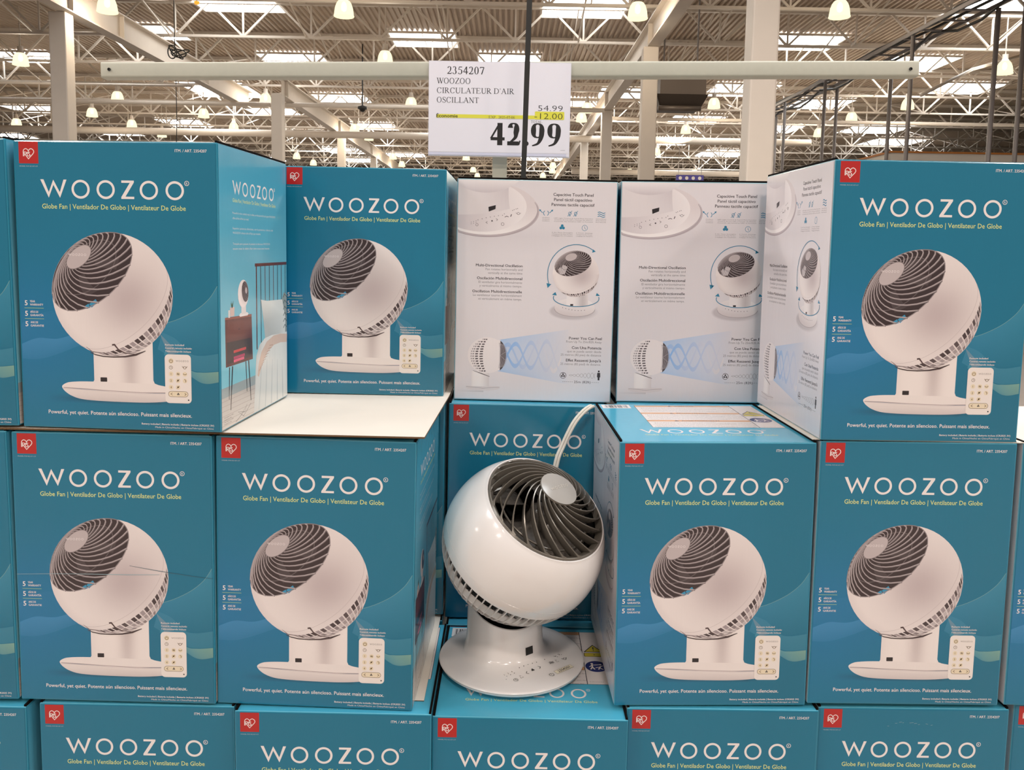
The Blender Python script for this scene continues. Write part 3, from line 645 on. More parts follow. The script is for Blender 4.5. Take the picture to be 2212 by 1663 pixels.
    # little fan
    A.poly([(80, 183), (84, 180.5), (118, 180), (123, 183), (116, 186), (86, 186.5)], hexc('#e8e0dd'), 3)
    A.rect(90, 184, 111, 200, hexc('#ddd4d1'), 3.1)
    art_head(A, 99.5, 218.5, 23.8, (0.55, 0.22, 0.80), 3.3, cap=50, hub=14, ribs=14, label=False, band=False)
    for i in range(4): A.text('Lorem ipsum dolor sit amet'[:1] and 'Fan placed on table', 12, 20 - 3.6 * i, 2.0, hexc('#6c635d'), 1, w=38 - (i % 2) * 8)
    A.stroke([(60, 5), (85, 12), (112, 26), (100, 14), (70, 20), (95, 8), (130, 24)], 0.8, hexc('#6c635d'), 1)
    return A

def art_top():
    """v runs from the front edge (0) to the back (330)"""
    A = Art(); tc = hexc('#4fb4d4')  # top ink lightened, carrying the gloss of the overhead light in its colour
    A.grid(lambda a, b: (2.5 + a * 325, 2.5 + b * 325), 4, 4, lambda a, b: tc, 0)
    A.wordmark(49.6, 95.5, 0.93, WHT, 1, sy=1.05)
    A.text('Globe Fan | Ventilador De Globo | Ventilateur De Globe', 52.4, 50.5, 7.6, YEL, 1, w=231, off=0.004)
    A.rect(77, 112, 318, 316, INKD, 1); A.rect(77.9, 112.9, 317.1, 315.1, hexc('#efe6e2'), 1.4)
    A.rect(270.6, 113, 272, 315, INKD, 1.8)
    og = hexc('#e0a878')
    for y, t in ((303, 'WARNING'), (232, 'ADVERTENCIA'), (163, 'AVERTISSEMENT')):
        A.rect(78, y, 270.5, y + 12, og, 1.8); A.rect(78, y - 0.5, 270.5, y, INKD, 1.8)
        wd = 5.6 * len(t); A.text(t, 178, y + 2.6, 7, hexc('#5a3a28'), 2.2, w=wd, align='C', off=0.02)
        x = 178 - wd / 2 - 9; A.poly([(x - 5, y + 2), (x + 5, y + 2), (x, y + 10)], hexc('#5a3a28'), 2.2)
        wl = ['To reduce the risk of fire, electric shock or injury do not use this fan', 'Read and follow all instructions before operating the appliance', 'Do not use near water. Keep hands, hair and clothing away from fan',
              'Unplug the appliance when it is not in use and before cleaning it']
        for k in range(8):
            A.text(wl[(k + int(y)) % 4], 83 + (4 if k % 3 else 0), y - 8.5 - 6.0 * k, 2.6, mix(INKD, PANEL, 0.15), 1.8, w=(178, 150, 184, 120)[(k * 3 + int(y)) % 4])
    ye = hexc('#d9c645')
    A.poly([(274, 232), (314, 232), (294, 262)], INKD, 1.8); A.poly([(277.5, 234), (310.5, 234), (294, 258.6)], ye, 2.1)
    A.poly([(292.6, 252), (295.4, 252), (294.6, 242), (293.4, 242)], INKD, 2.4); A.disc(294, 238.8, 1.4, INKD, 2.4, 10)
    A.rrect(274, 214, 314, 229, 3, INKD, 1.8); A.rrect(275, 215, 313, 228, 2.4, ye, 2.1); A.disc(294, 221.5, 1.3, INKD, 2.4, 10)
    nv = hexc('#27306e'); A.disc(293.5, 177, 20.5, nv, 1.8, 40)
    A.disc(286, 187, 2.6, WHT, 2.2, 12); A.stroke([(286, 184), (286, 175), (282.5, 166)], 3, WHT, 2.2); A.stroke([(286, 175), (290, 166)], 2.6, WHT, 2.3)
    A.stroke([(286, 182), (295, 183), (301, 184)], 2, WHT, 2.25); A.stroke([(286, 181.6), (280.5, 175)], 2, WHT, 2.35)
    A.disc(302, 184, 2.2, WHT, 2.2, 12); A.stroke([(302, 178), (299.5, 172), (297, 166)], 2.4, WHT, 2.2); A.stroke([(299.5, 172), (306, 166)], 2.2, WHT, 2.3); A.stroke([(300, 175), (292, 172)], 1.8, WHT, 2.35); A.stroke([(300, 175), (306.5, 180)], 1.8, WHT, 2.4)
    A.text('No child or pet near the fan', 276, 120, 2.0, INKD, 1.8, w=26)
    A.rect(11, 286, 68, 323, hexc('#f2ece8'), 1)
    rnd = random.Random(3); x = 17
    while x < 62:
        w_ = rnd.choice((0.5, 0.8, 1.4)); A.rect(x, 292, x + w_, 318, INKD, 1.5); x += w_ + rnd.choice((0.6, 0.9, 1.5))
    return A

W, D, H = 0.33, 0.3303, 0.4599
def make_box_mesh():
    mb = MB()
    bm = bmesh.new(); bmesh.ops.create_cube(bm, size=1)
    for v in bm.verts: v.co = Vector((v.co.x * W, (v.co.y + 0.5) * D, (v.co.z + 0.5) * H))
    bmesh.ops.bevel(bm, geom=bm.edges[:] , offset=0.0022, segments=2, affect='EDGES', profile=0.6)
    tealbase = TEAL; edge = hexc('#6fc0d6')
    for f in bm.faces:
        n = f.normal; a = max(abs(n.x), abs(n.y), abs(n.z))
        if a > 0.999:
            c = PANEL if n.x < -0.9 else hexc('#4aa3c0') if n.x > 0.9 else hexc('#4fb4d4') if n.z > 0.9 else M_KR if n.z < -0.9 else tealbase  # top and picture-side tones follow the lightened print
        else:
            c = edge if n.z > 0.3 else hexc('#27849f') if n.x > -0.5 else hexc('#93b6c0')  # top bevels: worn lighter tone with a highlight painted in
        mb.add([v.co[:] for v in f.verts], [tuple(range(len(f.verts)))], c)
    bm.free()
    art_front().emit(mb, lambda u, v, h: (-W / 2 + u, -h, v))
    art_life().emit(mb, lambda u, v, h: (W / 2 + h, u, v))
    art_panel().emit(mb, lambda u, v, h: (-W / 2 - h, D - u, v))
    art_top().emit(mb, lambda u, v, h: (-W / 2 + u, v, H + h))
    return mb
M_KR = hexc('#a58a68')

FIT = {  # x, y, z (relative to the eye), yaw, lean of each carton
'T0': (-.9561, 1.3151, -.3053, .0061, -.0102), 'T1': (-.6221, 1.3119, -.3059, -.0561, .0015), 'T2': (-.2938, 1.6700, -.3071, -.0048, .0051),
'T5': (.6887, 1.3476, -.3103, .0183, -.0016), 'T3': (.0549, 1.7112, -.3225, -.0039, .006), 'T4': (.3974, 1.7155, -.3202, -.002, -.0060),
'M0': (-.9775, 1.3203, -.7750, .0003, -.0067), 'M1': (-.6447, 1.3205, -.7752, -.0125, .0022), 'M2': (-.3135, 1.319, -.7776, -.0272, .0100),
'M3': (.0440, 1.6790, -.7850, .0100, .0090), 'M4': (.3594, 1.3455, -.7778, .0203, -.0089), 'M5': (.6923, 1.3501, -.7726, .009, -.0018), 'M6': (1.033, 1.3521, -.7715, -.0034, -.0024),
'B0': (-.9621, 1.3146, -1.2434, -.0094, .0006), 'B1': (-.6143, 1.3209, -1.2406, -.0044, .0002), 'B2': (-.2803, 1.308, -1.2409, -.0038, .0008), 'B3': (.0500, 1.3149, -1.2488, -.0050, .0017),
'B4': (.3822, 1.3421, -1.2427, .0060, -.0006), 'B5': (.717, 1.3538, -1.2416, .0016, -.0042), 'B6': (1.0602, 1.3643, -1.2388, -.0157, .0011),
'N2': (-.2900, 1.668, -.7740, .0, .0), 'N4': (.3930, 1.700, -.7830, .0, .0), 'C2': (-.2900, 1.655, -1.2409, .0, .0), 'C3': (.0480, 1.652, -1.2480, .0, .0), 'C4': (.3900, 1.692, -1.2455, .0, .0)}
LAB = {
'T0': ('teal fan carton cut off by the left edge of the photo, top tier', 'a'), 'T1': ('teal fan carton showing its bedroom picture side, front left of the top tier', 'a'),
'T2': ('teal fan carton set back on the white cardboard sheet, left of the price sign', 'a'), 'T5': ('large teal carton at top right showing both its front and white info side', 'a'),
'T3': ('carton turned to show its white info side, directly below the price sign', 'a'), 'T4': ('carton turned to show its white info side, partly hidden by the top right teal carton', 'a'),
'M0': ('teal carton sliver at the left photo edge, middle tier', 'b'), 'M1': ('teal carton with a crease across its printed fan, middle tier far left', 'b'), 'M2': ('teal carton left of the display fan under the white cardboard sheet, middle tier', 'b'),
'M3': ('teal carton set back behind the white display fan', 'b'), 'M4': ('teal carton right of the display fan with its warning label top showing', 'b'), 'M5': ('teal carton under the large top right carton, middle tier', 'b'), 'M6': ('teal carton sliver at the right photo edge, middle tier', 'b'),
'B0': ('teal carton corner at the bottom left edge of the photo', 'c'), 'B1': ('teal carton in the bottom tier under the creased carton, second from left', 'c'), 'B2': ('teal carton in the bottom tier just left of the one carrying the display fan', 'c'), 'B3': ('teal carton the white display fan stands on, bottom tier', 'c'),
'B4': ('teal carton in the bottom tier right of the one carrying the display fan', 'c'), 'B5': ('scuffed teal carton in the bottom tier, second from the right photo edge', 'c'), 'B6': ('teal carton sliver at the bottom right edge of the photo', 'c'),
'N2': ('carton in the rear stack under the set-back teal carton, middle tier', 'b'), 'N4': ('carton in the rear stack behind the warning label carton, middle tier', 'b'),
'C2': ('carton in the rear stack, bottom tier, behind and left of the display fan', 'c'), 'C3': ('carton in the rear stack, bottom tier, directly behind the display fan base', 'c'), 'C4': ('carton in the rear stack, bottom tier, behind and right of the display fan', 'c')}
GR = {'a': 'fan cartons on the top tier', 'b': 'fan cartons on the middle tier', 'c': 'fan cartons on the bottom tier'}
mb = make_box_mesh()
box0 = mb.build('fan_carton', M_CARTON)
# the closed top flaps: a dark slot line and tape along the seam, a part of each carton
fb = MB()
fb.box(-W / 2 + .0008, 0.002, H - 0.001, -W / 2 + .0045, D - .002, H + 0.0032)
flap0 = fb.build('lid_flap_edge', M_DARK, box0)
fb = MB(); fb.box(W / 2 - .0045, 0.002, H - 0.001, W / 2 - .0008, D - .002, H + 0.0032)
fb.build('lid_flap_edge', M_DARK, box0)
first = True
BOX = {}
for kname, (x, y, z, yaw, lean) in FIT.items():
    M = Matrix.Translation((x, y, z + CZ)) @ Matrix.Rotation(yaw, 4, 'Z') @ Matrix.Rotation(lean, 4, 'Y')
    if kname in ('T3', 'T4'): M = M @ Matrix.Translation((D / 2, W / 2, 0)) @ Matrix.Rotation(pi / 2, 4, 'Z')
    o = box0 if first else copy_tree(box0); first = False
    o.matrix_world = M
    tag(o, LAB[kname][0], 'box', GR[LAB[kname][1]]); BOX[kname] = o
# crease on the far-left middle carton and scuffs on the bottom right one
cr = MB()
def crp(u, v, h=0.0011): return (-W / 2 + u, -h, v)
def cstroke(mb_, pts, wd, col):
    A = Art(); A.stroke(pts, wd, col, 0); A.emit(mb_, lambda u, v, h: crp(u, v))
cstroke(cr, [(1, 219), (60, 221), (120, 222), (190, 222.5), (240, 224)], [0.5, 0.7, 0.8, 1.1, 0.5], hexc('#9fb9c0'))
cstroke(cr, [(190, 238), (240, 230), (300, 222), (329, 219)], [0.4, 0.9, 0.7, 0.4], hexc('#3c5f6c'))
cr.build('crease', M_CARTON, BOX['M1']).matrix_parent_inverse = Matrix()
sc = MB()
rn = random.Random(5)
for (u, v, l) in [(133, 433, 4), (140, 435, 5), (146, 434, 2), (158, 434, 7), (166, 433, 5), (173, 431, 3), (186, 433, 4), (120, 428, 3), (195, 430, 3)]:
    cstroke(sc, [(u, v), (u + l, v + rn.uniform(-1, 1))], 0.5, hexc('#8fb5bf'))
sc.build('scuff_marks', M_CARTON, BOX['B5']).matrix_parent_inverse = Matrix()

# ------------------------------------------------------------------ liner sheets
def sheet(name, corners, z0, z1, label, group='white cardboard layer sheets', edge=None):
    """corners: world xy, anticlockwise"""
    mb = MB(); n = len(corners)
    v = [(p[0], p[1], z1) for p in corners] + [(p[0], p[1], z0) for p in corners]
    mb.add(v, [tuple(range(n))], None, 0); mb.add(v, [tuple(range(n, 2 * n))[::-1]], None, 0)
    mb.add(v, [(i, n + i, n + (i + 1) % n, (i + 1) % n) for i in range(n)], None, 1)
    # scalloped fluting along the front edge
    a, b = Vector(v[0]), Vector(v[1]); L = (b - a).length; k = int(L / 0.006); zm = (z0 + z1) / 2
    for i in range(k):
        p = a.lerp(b, (i + 0.5) / k); mb.box(p.x - .0017, p.y - .0006, z0 + .0007, p.x + .0017, p.y + .0002, z1 - .0009, None, 1)
    o = mb.build(name, [M_LINER, edge or M_KRAFT]); tag(o, label, 'cardboard', group); return o
zt = -.3098; A_ = on_z(917, 946, zt); B_ = on_z(965, 858, zt); C0 = on_z(0, 924, zt)
C0.x -= 0.25; fy = C0.y
sheet('cardboard_sheet', [(C0.x, fy), (A_.x, A_.y), (B_.x + .004, B_.y), (B_.x + .01, 1.99), (C0.x, 1.99)], CZ - .3112, CZ - .3060 - .0022, 'broad white cardboard layer sheet lying bare between the top left cartons')
p1 = on_z(1762, 955, -.3115); p2 = on_z(1635, 877, -.3115)
sheet('cardboard_sheet', [(p1.x + .002, 1.353), (1.26, 1.353), (1.26, 1.70), (p2.x + .002, p2.y)], CZ - .3120, CZ - .3105, 'white cardboard sheet edge peeking out under the top right carton', edge=M_LINER)
p1 = on_z(916, 1514, -.780); p2 = on_z(953, 1327, -.780)
sheet('cardboard_sheet', [(-.46, p1.y), (p1.x, p1.y), (p2.x, p2.y), (-.46, p2.y)], CZ - .7806, CZ - .7791, 'narrow white cardboard strip sticking out beside the display fan, under the middle tier')

# pallet and floor
pal = empty('wooden_pallet', (0.05, 1.68, 0)); tag(pal, 'wooden pallet under the stacks of fan cartons', 'pallet')
for i in range(9):
    mb = MB(); y = -0.45 + i * 0.12; mb.box(-1.30, y - .045, .118, 1.32, y + .045, .138); mb.build('deck_board', M_WOOD, pal)
for x in (-1.2, -.6, 0, .6, 1.2):
    mb = MB(); mb.box(x - .05, -.5, 0.0, x + .05, .56, .118); mb.build('stringer', M_WOOD, pal)
mb = MB(); mb.box(-50, -14, -0.2, 50, 92, 0); tag(mb.build('floor', M_FLOOR), kind='structure')

# ------------------------------------------------------------------ the display fan
BX, BY, BZ = 0.0193, 1.4922, CZ - .7883
AZ = 44.0
fan = empty('globe_fan', (BX, BY, BZ)); tag(fan, 'white globe fan on display with a grey spiral grille tilted up, standing on a carton', 'fan')
fdir = Vector((sin(radians(AZ)), -cos(radians(AZ)), 0))
def P3(v): return v
RB = 0.137
noff = -fdir * 0.020
mb = MB()
mb.lathe([(0.001, 0.0), (0.105, 0.0), (0.118, 0.003), (0.129, 0.008), (0.1345, 0.0125), (0.1350, 0.0145), (0.1335, 0.0150)], 96, cap0=True)
b1 = mb.build('lower_base_disc', M_WPLAST, fan, True, auto=50)
SC_ = Vector((0.0355 - BX, 1.4385 - BY, 0)); SZ = CZ - .5258 - BZ; RH = 0.1462
SC = Vector((SC_.x, SC_.y, SZ))
def basefn(p, i):
    t = min(1, max(0, (p.z - 0.0195) / 0.012)); return p + noff * t
prof = [(0.131, 0.0152), (0.1355, 0.0158), (0.1368, 0.0175), (0.1362, 0.0190), (0.1335, 0.0203), (0.120, 0.0218), (0.105, 0.0230), (0.092, 0.0242), (0.0845, 0.0262), (0.0790, 0.0300), (0.0757, 0.0355), (0.0735, 0.045), (0.0718, 0.060), (0.0713, 0.082)]
mb = MB(); vs_ = []; n = 96
def topfn(p, i):
    if i >= len(prof):
        q = p + noff; d2 = (q.x - SC.x) ** 2 + (q.y - SC.y) ** 2; rr = RH + 0.0235
        q.z = SZ - sqrt(max(0.0001, rr * rr - d2)) + (0.0 if i == len(prof) else 0.001)
        q.z = min(q.z, SZ - 0.03)
        return q
    return basefn(p, i)
mb.lathe(prof + [(0.0708, 0.15), (0.0685, 0.15)], n, topfn)
mb.build('neck_and_base', M_WPLAST, fan, True, auto=50)
mb = MB(); mb.lathe([(0.0685, 0.05), (0.0680, 0.16)], 64, lambda p, i: (lambda q: Vector((q.x, q.y, q.z if i == 0 else min(SZ - .03, SZ - sqrt(max(.0001, (RH + .0240) ** 2 - (q.x - SC.x) ** 2 - (q.y - SC.y) ** 2)) ))))(p + noff)); 
mb.lathe([(0.001, 0.055), (0.0685, 0.055)], 64, lambda p, i: p + noff)
mb.build('neck_socket', M_INNER, fan, True)  # dark inner wall and disc put the gap's shade into the colour
# surface height of the base as a function of radius, for the printed controls
def base_h(p):
    best = 0.0235; q = Vector((p[0], p[1], 0))
    for i in range(4, len(prof) - 1):
        for t in (0, .2, .4, .6, .8):
            r = prof[i][0] + (prof[i + 1][0] - prof[i][0]) * t; z = prof[i][1] + (prof[i + 1][1] - prof[i][1]) * t
            s_ = min(1, max(0, (z - 0.0195) / 0.012)); d = (q - noff * s_).length
            if d <= r: best = z
    return best
# control print: u runs along the panel, w away from the shopper
fe = Vector((0.8424, 0.5388, 0)); ff = Vector((0.5388, -0.8424, 0))
def cframe(u, w, h):
    p = fe * u - ff * w; return (p.x, p.y, base_h((p.x, p.y)) + 0.0005 + h)
A = Art(); dk = hexc('#38322f'); gd = hexc('#6f6455')
for k in range(5): A.disc(-24 + 9.5 * k, -63, 0.95, dk, 0, 8)
for k, t in enumerate('124'): A.text(t, -57 + 8 * k, -66, 3.6, gd, 0, align='C', off=.01); A.disc(-55 + 8 * k, -69.5, 0.9, dk, 0, 8)
A.disc(-61, -77, .7, dk, 0, 8)
A.ring(-47, -87, 4.0, 0.8, dk, 0, 20); A.stroke([(-47, -84.5), (-47, -87), (-44.8, -88)], 0.8, dk, 1)
A.text('3s', -34, -82, 3.2, gd, 0, align='C', off=.01); A.stroke([(-36, -84), (-36, -87.4), (-31, -87.4), (-31, -84)], .6, gd, 0)
A.stroke([(-16, -76), (-20, -79.5), (-16, -83)], 0.9, dk, 0); A.stroke([(10, -72), (14, -75.5), (10, -79)], 0.9, dk, 0)
for q in (90, 210, 330): A.disc(-4 + 1.8 * cos(radians(q)), -77 + 1.8 * sin(radians(q)), 1.7, dk, 0, 10)
A.disc(34, -60, 0.95, dk, 0, 8)
for d in (0, 2.0, 4.0): A.stroke([(36.5, -74 + d), (40, -72.4 + d), (43.5, -74.4 + d), (47, -73 + d)], 0.8, dk, 0)
A.text('3s', 54, -69, 3.2, dk, 0, align='C', off=.01); A.stroke([(52, -71), (52, -74.2), (56.6, -74.2), (56.6, -71)], .6, gd, 0)
A.ring(73, -70, 3.1, 0.9, dk, 0, 14); A.stroke([(67, -67), (69.6, -70)], 0.9, dk, 0); A.stroke([(79, -67), (76.4, -70)], 0.9, dk, 0)
A.stroke([(58, -55), (61, -57), (64, -55)], 0.9, dk, 0); A.disc(64, -59.5, .9, dk, 0, 8); A.stroke([(70, -51), (73, -52.5), (72, -55.5)], 0.9, dk, 0); A.disc(76, -55.5, .9, dk, 0, 8)
A.arc(19, -104, 4.2, 120, 420, 0.9, dk, 0); A.stroke([(19, -98.6), (19, -104)], .9, dk, 0)
mb = MB(); A.emit(mb, cframe); mb.build('touch_controls', M_PRINT, fan)
mb = MB(); A = Art(); ca, sa = cos(radians(9)), sin(radians(9))
ST = lambda x, y: (50 + x * ca - y * sa, -98.5 + x * sa + y * ca)
q4 = [ST(-21, -5), ST(21, -5), ST(21, 5), ST(-21, 5)]
A.poly(q4, hexc('#efe6cf'), 1); A.stroke(q4, .6, hexc('#8f8268'), 2, True)
vs_, fs_ = text_tris('2354207', 0.004); x0 = min(v[0] for v in vs_); x1 = max(v[0] for v in vs_)
A.raw([ST(-15 + (v[0] - x0) / (x1 - x0) * 31, -2.9 + v[1] * 8.2) for v in vs_], fs_, hexc('#231d1a'), 3)
A.emit(mb, cframe); mb.build('number_sticker', M_PRINT, fan)
# infrared window on the neck
mb = MB(); a0 = radians(AZ - 90 - 5)
for i in range(1):
    pts = []; 
    for (da, z) in ((-0.12, .0430), (0.11, .0430), (0.11, .0572), (-0.12, .0572)):
        r = 0.0721 + (0.0740 - 0.0721) * (0.059 - z) / 0.0175 + 0.0008; p = Vector((cos(a0 + da) * r, sin(a0 + da) * r, z)) + noff; pts.append(p)
    mb.add(pts, [(0, 1, 2, 3)])
mb.build('infrared_window', M_BLACK, fan)
# the ball
axis = Vector((0.4076, -0.4290, 0.8061)).normalized()
e1 = axis.cross(Vector((0, 0, 1))).normalized(); e2 = axis.cross(e1).normalized()   # e1 horizontal
HM = Matrix.Translation(SC) @ Matrix((e1, e2, axis)).transposed().to_4x4()
if HM.to_3x3().determinant() < 0:
    e2 = -e2; HM = Matrix.Translation(SC) @ Matrix((e1, e2, axis)).transposed().to_4x4()
def head(name, mb, mats, smooth=True, auto=45):
    o = mb.build(name, mats, None, smooth, auto=auto); o.parent = fan; o.matrix_local = HM; return o
def sph(th, ph, r=RH): return Vector((sin(th) * cos(ph) * r, sin(th) * sin(ph) * r, cos(th) * r))
CAP = radians(50.2)
mb = MB()
prof2 = []
prof2.append((sin(CAP) * (RH - .012), cos(CAP) * (RH - .012) ))
prof2.append((sin(CAP) * (RH - .0015), cos(CAP) * (RH - .0015)))
prof2.append((sin(CAP + .006) * (RH + .0006), cos(CAP + .006) * (RH + .0006)))
prof2.append((sin(CAP + .016) * (RH + .0004), cos(CAP + .016) * (RH + .0004)))
N_ = 40; T0_, T1_ = CAP + .03, radians(91.4)
for i in range(N_ + 1):
    t = T0_ + (T1_ - T0_) * i / N_; prof2.append((sin(t) * RH, cos(t) * RH))
prof2.append((sin(radians(91.55)) * (RH - .0008), cos(radians(91.55)) * (RH - .0008)))
for i in range(8):
    t = radians(91.7 + i * 1.2); prof2.append((sin(t) * RH, cos(t) * RH))
prof2.append((sin(radians(100.3)) * (RH - .004), cos(radians(100.3)) * (RH - .004)))
mb.lathe([(r, z) for r, z in prof2], 128)
head('shell', mb, M_WPLAST, auto=60)
# rear grille: meridian fins with rings
mb = MB()
NR = 64
rings = [(118, .003), (128, .003), (138, .003), (150, .003)]
for i in range(NR):
    ph = 2 * pi * i / NR; tn = Vector((-sin(ph), cos(ph), 0)) * 0.0011
    th = [radians(99.8 + k * (160 - 99.8) / 14) for k in range(15)]
    o_ = [sph(t, ph, RH - .0002) for t in th]; i_ = [sph(t, ph, RH - .0055) for t in th]
    v = []
    for a, b in zip(o_, i_): v += [a - tn, a + tn, b + tn, b - tn]
    f = []
    for k in range(14):
        q = 4 * k
        for j in range(4): f.append((q + j, q + (j + 1) % 4, q + 4 + (j + 1) % 4, q + 4 + j))
    mb.add(v, f)
for d, wd in rings:
    t = radians(d); r = RH - .004
    pr_ = [(sin(t) * (RH - .0005), cos(t) * (RH - .0005)), (sin(t + .012) * (RH - .0008), cos(t + .012) * (RH - .0008)), (sin(t + .012) * (RH - .006), cos(t + .012) * (RH - .006)), (sin(t) * (RH - .006), cos(t) * (RH - .006))]
    mb.lathe(pr_ + pr_[:1], 96)
mb.lathe([(sin(radians(t)) * (RH - d_), cos(radians(t)) * (RH - d_)) for t, d_ in ((110.3, .0062), (110.6, .0045), (114, .0025), (118, .001))], 96)
mb.lathe([(sin(radians(t)) * (RH - .0003), cos(radians(t)) * (RH - .0003)) for t in (157, 162, 168, 174, 179.5)], 64)
head('rear_grille', mb, M_WPLAST2, auto=30)
# front grille
HUBT = radians(13.6); NRIB = 21
mb = MB()
def rimprof():
    return [(sin(CAP) * (RH - .013), cos(CAP) * (RH - .013)), (sin(CAP - .035) * (RH - .013), cos(CAP - .035) * (RH - .013)), (sin(CAP - .032) * (RH - .0022), cos(CAP - .032) * (RH - .0022)), (sin(CAP - .024) * (RH - .0012), cos(CAP - .024) * (RH - .0012)), (sin(CAP - .003) * (RH - .0012), cos(CAP - .003) * (RH - .0012)), (sin(CAP - .001) * (RH - .0025), cos(CAP - .001) * (RH - .0025)), (sin(CAP) * (RH - .013), cos(CAP) * (RH - .013))]
mb.lathe(rimprof()[::-1], 128)
for i in range(NRIB):
    K = 26; v = []; f = []
    ctr = []
    for k in range(K + 1):
        th = HUBT * (CAP / HUBT) ** (k / K) - (0.012 if k == K else 0) ; ph = 2 * pi * i / NRIB + 1.16 * log(th / HUBT)
        ctr.append((th, ph))
    pts = [sph(t, p, RH - .0016) for t, p in ctr]
    for k, (t, p) in enumerate(ctr):
        a = pts[min(k + 1, K)] - pts[max(k - 1, 0)]; nrm = pts[k].normalized(); sd = a.cross(nrm).normalized()
        w0 = 0.00100 + 0.0003 * (k / K) + (0.004 * max(0, (k / K - 0.94) / 0.06) ** 1.5); dep = 0.009 + 0.009 * (k / K)
        ax = Vector((0, 0, -1)); dn = (ax * 0.6 - nrm * 0.6).normalized()
        if k == 0: dep = 0.008
        top = pts[k]
        v += [top - sd * w0 * .75, top + sd * w0 * .75, top + sd * w0 - nrm * 0.0009, top + dn * dep + sd * w0 * .5, top + dn * dep - sd * w0 * .5, top - sd * w0 - nrm * 0.0009]
    for k in range(K):
        q = 6 * k
        for j in range(6): f.append((q + j, q + 6 + j, q + 6 + (j + 1) % 6, q + (j + 1) % 6))
    mb.add(v, f)
mb.lathe([(sin(HUBT - .004) * (RH - .010), cos(HUBT) * (RH - .010)), (sin(HUBT + .006) * (RH - .0016), cos(HUBT + .006) * (RH - .0016)), (sin(HUBT) * (RH - .0002), cos(HUBT) * (RH - .0002)), (sin(HUBT - .010) * (RH - .0002), cos(HUBT - .01) * (RH - .0002))][::-1], 64)
head('front_grille', mb, M_TAUPE, auto=40)
mb = MB(); mb.lathe([(max(.0002, sin(HUBT * t) * RH * 1.0), cos(HUBT * t) * (RH + .0006 + .0008 * (1 - t * t))) for t in (0, .2, .4, .6, .8, .92, .985)] [::-1], 64)
M_HUB = mat('hub_cap_satin', '#a39f99', 0.25)
head('hub_cap', mb, M_HUB)
# faint word on the hub cap
A = Art(); A.wordmark(-21, 3.0, 42 / 242, hexc('#cfc8bd'), 0, reg=False)
mb = MB()
up_ = Matrix((e1, e2, axis)) @ Vector((0, 0, 1)); ang = atan2(up_.y, up_.x) - pi / 2
ca_, sa_ = cos(ang), sin(ang)
def hubf(u, v, h):
    x, y = u * ca_ - v * sa_, u * sa_ + v * ca_; r = math.hypot(x, y)
    return (x, y, sqrt((RH) ** 2 - r * r) + .0016 + h)
A.emit(mb, hubf); head('hub_lettering', mb, M_PRINT, False)
# duct, blades, motor
mb = MB(); mb.lathe([(0.1135, 0.076), (0.108, 0.04), (0.1045, 0.0), (0.104, -0.035), (0.100, -0.036), (0.1005, 0.0), (0.104, 0.04), (0.108, 0.072)], 72)
head('air_duct', mb, M_TAUPE_D)
mb = MB(); mb.lathe([(0.0005, 0.088), (0.016, 0.087), (0.022, 0.080), (0.024, 0.05), (0.024, 0.035), (0.0005, 0.035)], 40); 
prop = head('propeller', mb, M_SMOKE)
for b_ in range(5):
    mb = MB(); v = []; f = []; nr, nc = 8, 6
    for i in range(nr + 1):
        r = 0.020 + (0.096 - 0.020) * i / nr; half = radians(26 + 10 * sin(pi * i / nr)); sk = 0.25 * (i / nr) ** 1.5
        for j in range(nc + 1):
            s_ = j / nc * 2 - 1; a = b_ * 2 * pi / 5 + s_ * half + sk; z = 0.062 + s_ * (0.022 - 0.008 * i / nr) + 0.004 * (1 - s_ * s_)
            v.append((r * cos(a), r * sin(a), z))
    m_ = len(v); v += [(x, y, z - .0016) for x, y, z in v]
    for i in range(nr):
        for j in range(nc):
            q = i * (nc + 1) + j; f += [(q, q + 1, q + nc + 2, q + nc + 1), (m_ + q, m_ + q + nc + 1, m_ + q + nc + 2, m_ + q + 1)]
    mb.add(v, f); o = mb.build('blade', M_SMOKE, None, True); o.parent = prop
mb = MB(); mb.lathe([(0.0005, 0.034), (0.034, 0.034), (0.037, 0.028), (0.037, -0.045), (0.030, -0.055), (0.0005, -0.056)], 48)
for k in range(3):
    a = 2 * pi * k / 3 + 0.4; mb.bar((0.03 * cos(a), 0.03 * sin(a), 0.0), (0.103 * cos(a), 0.103 * sin(a), -0.005), 0.010, 0.016)
head('motor_housing', mb, M_INNER)
mb = MB(); mb.tube([(0.083 * cos(2 * pi * k / 60), 0.083 * sin(2 * pi * k / 60), 0.083) for k in range(60)], 0.0021, 8, True)
for k in range(3):
    a = 2 * pi * k / 3 + 1.2; mb.bar((0.083 * cos(a), 0.083 * sin(a), 0.083), (0.108 * cos(a + .2), 0.108 * sin(a + .2), 0.070), 0.0035, 0.004)
head('guard_ring', mb, M_TAUPE)
mb = MB(); mb.lathe([(sin(radians(t)) * (RH - .024), cos(radians(t)) * (RH - .024)) for t in (98, 104, 112, 118, 124, 130, 140, 150, 165, 179.5)], 48)
head('inner_liner', mb, M_INNER)
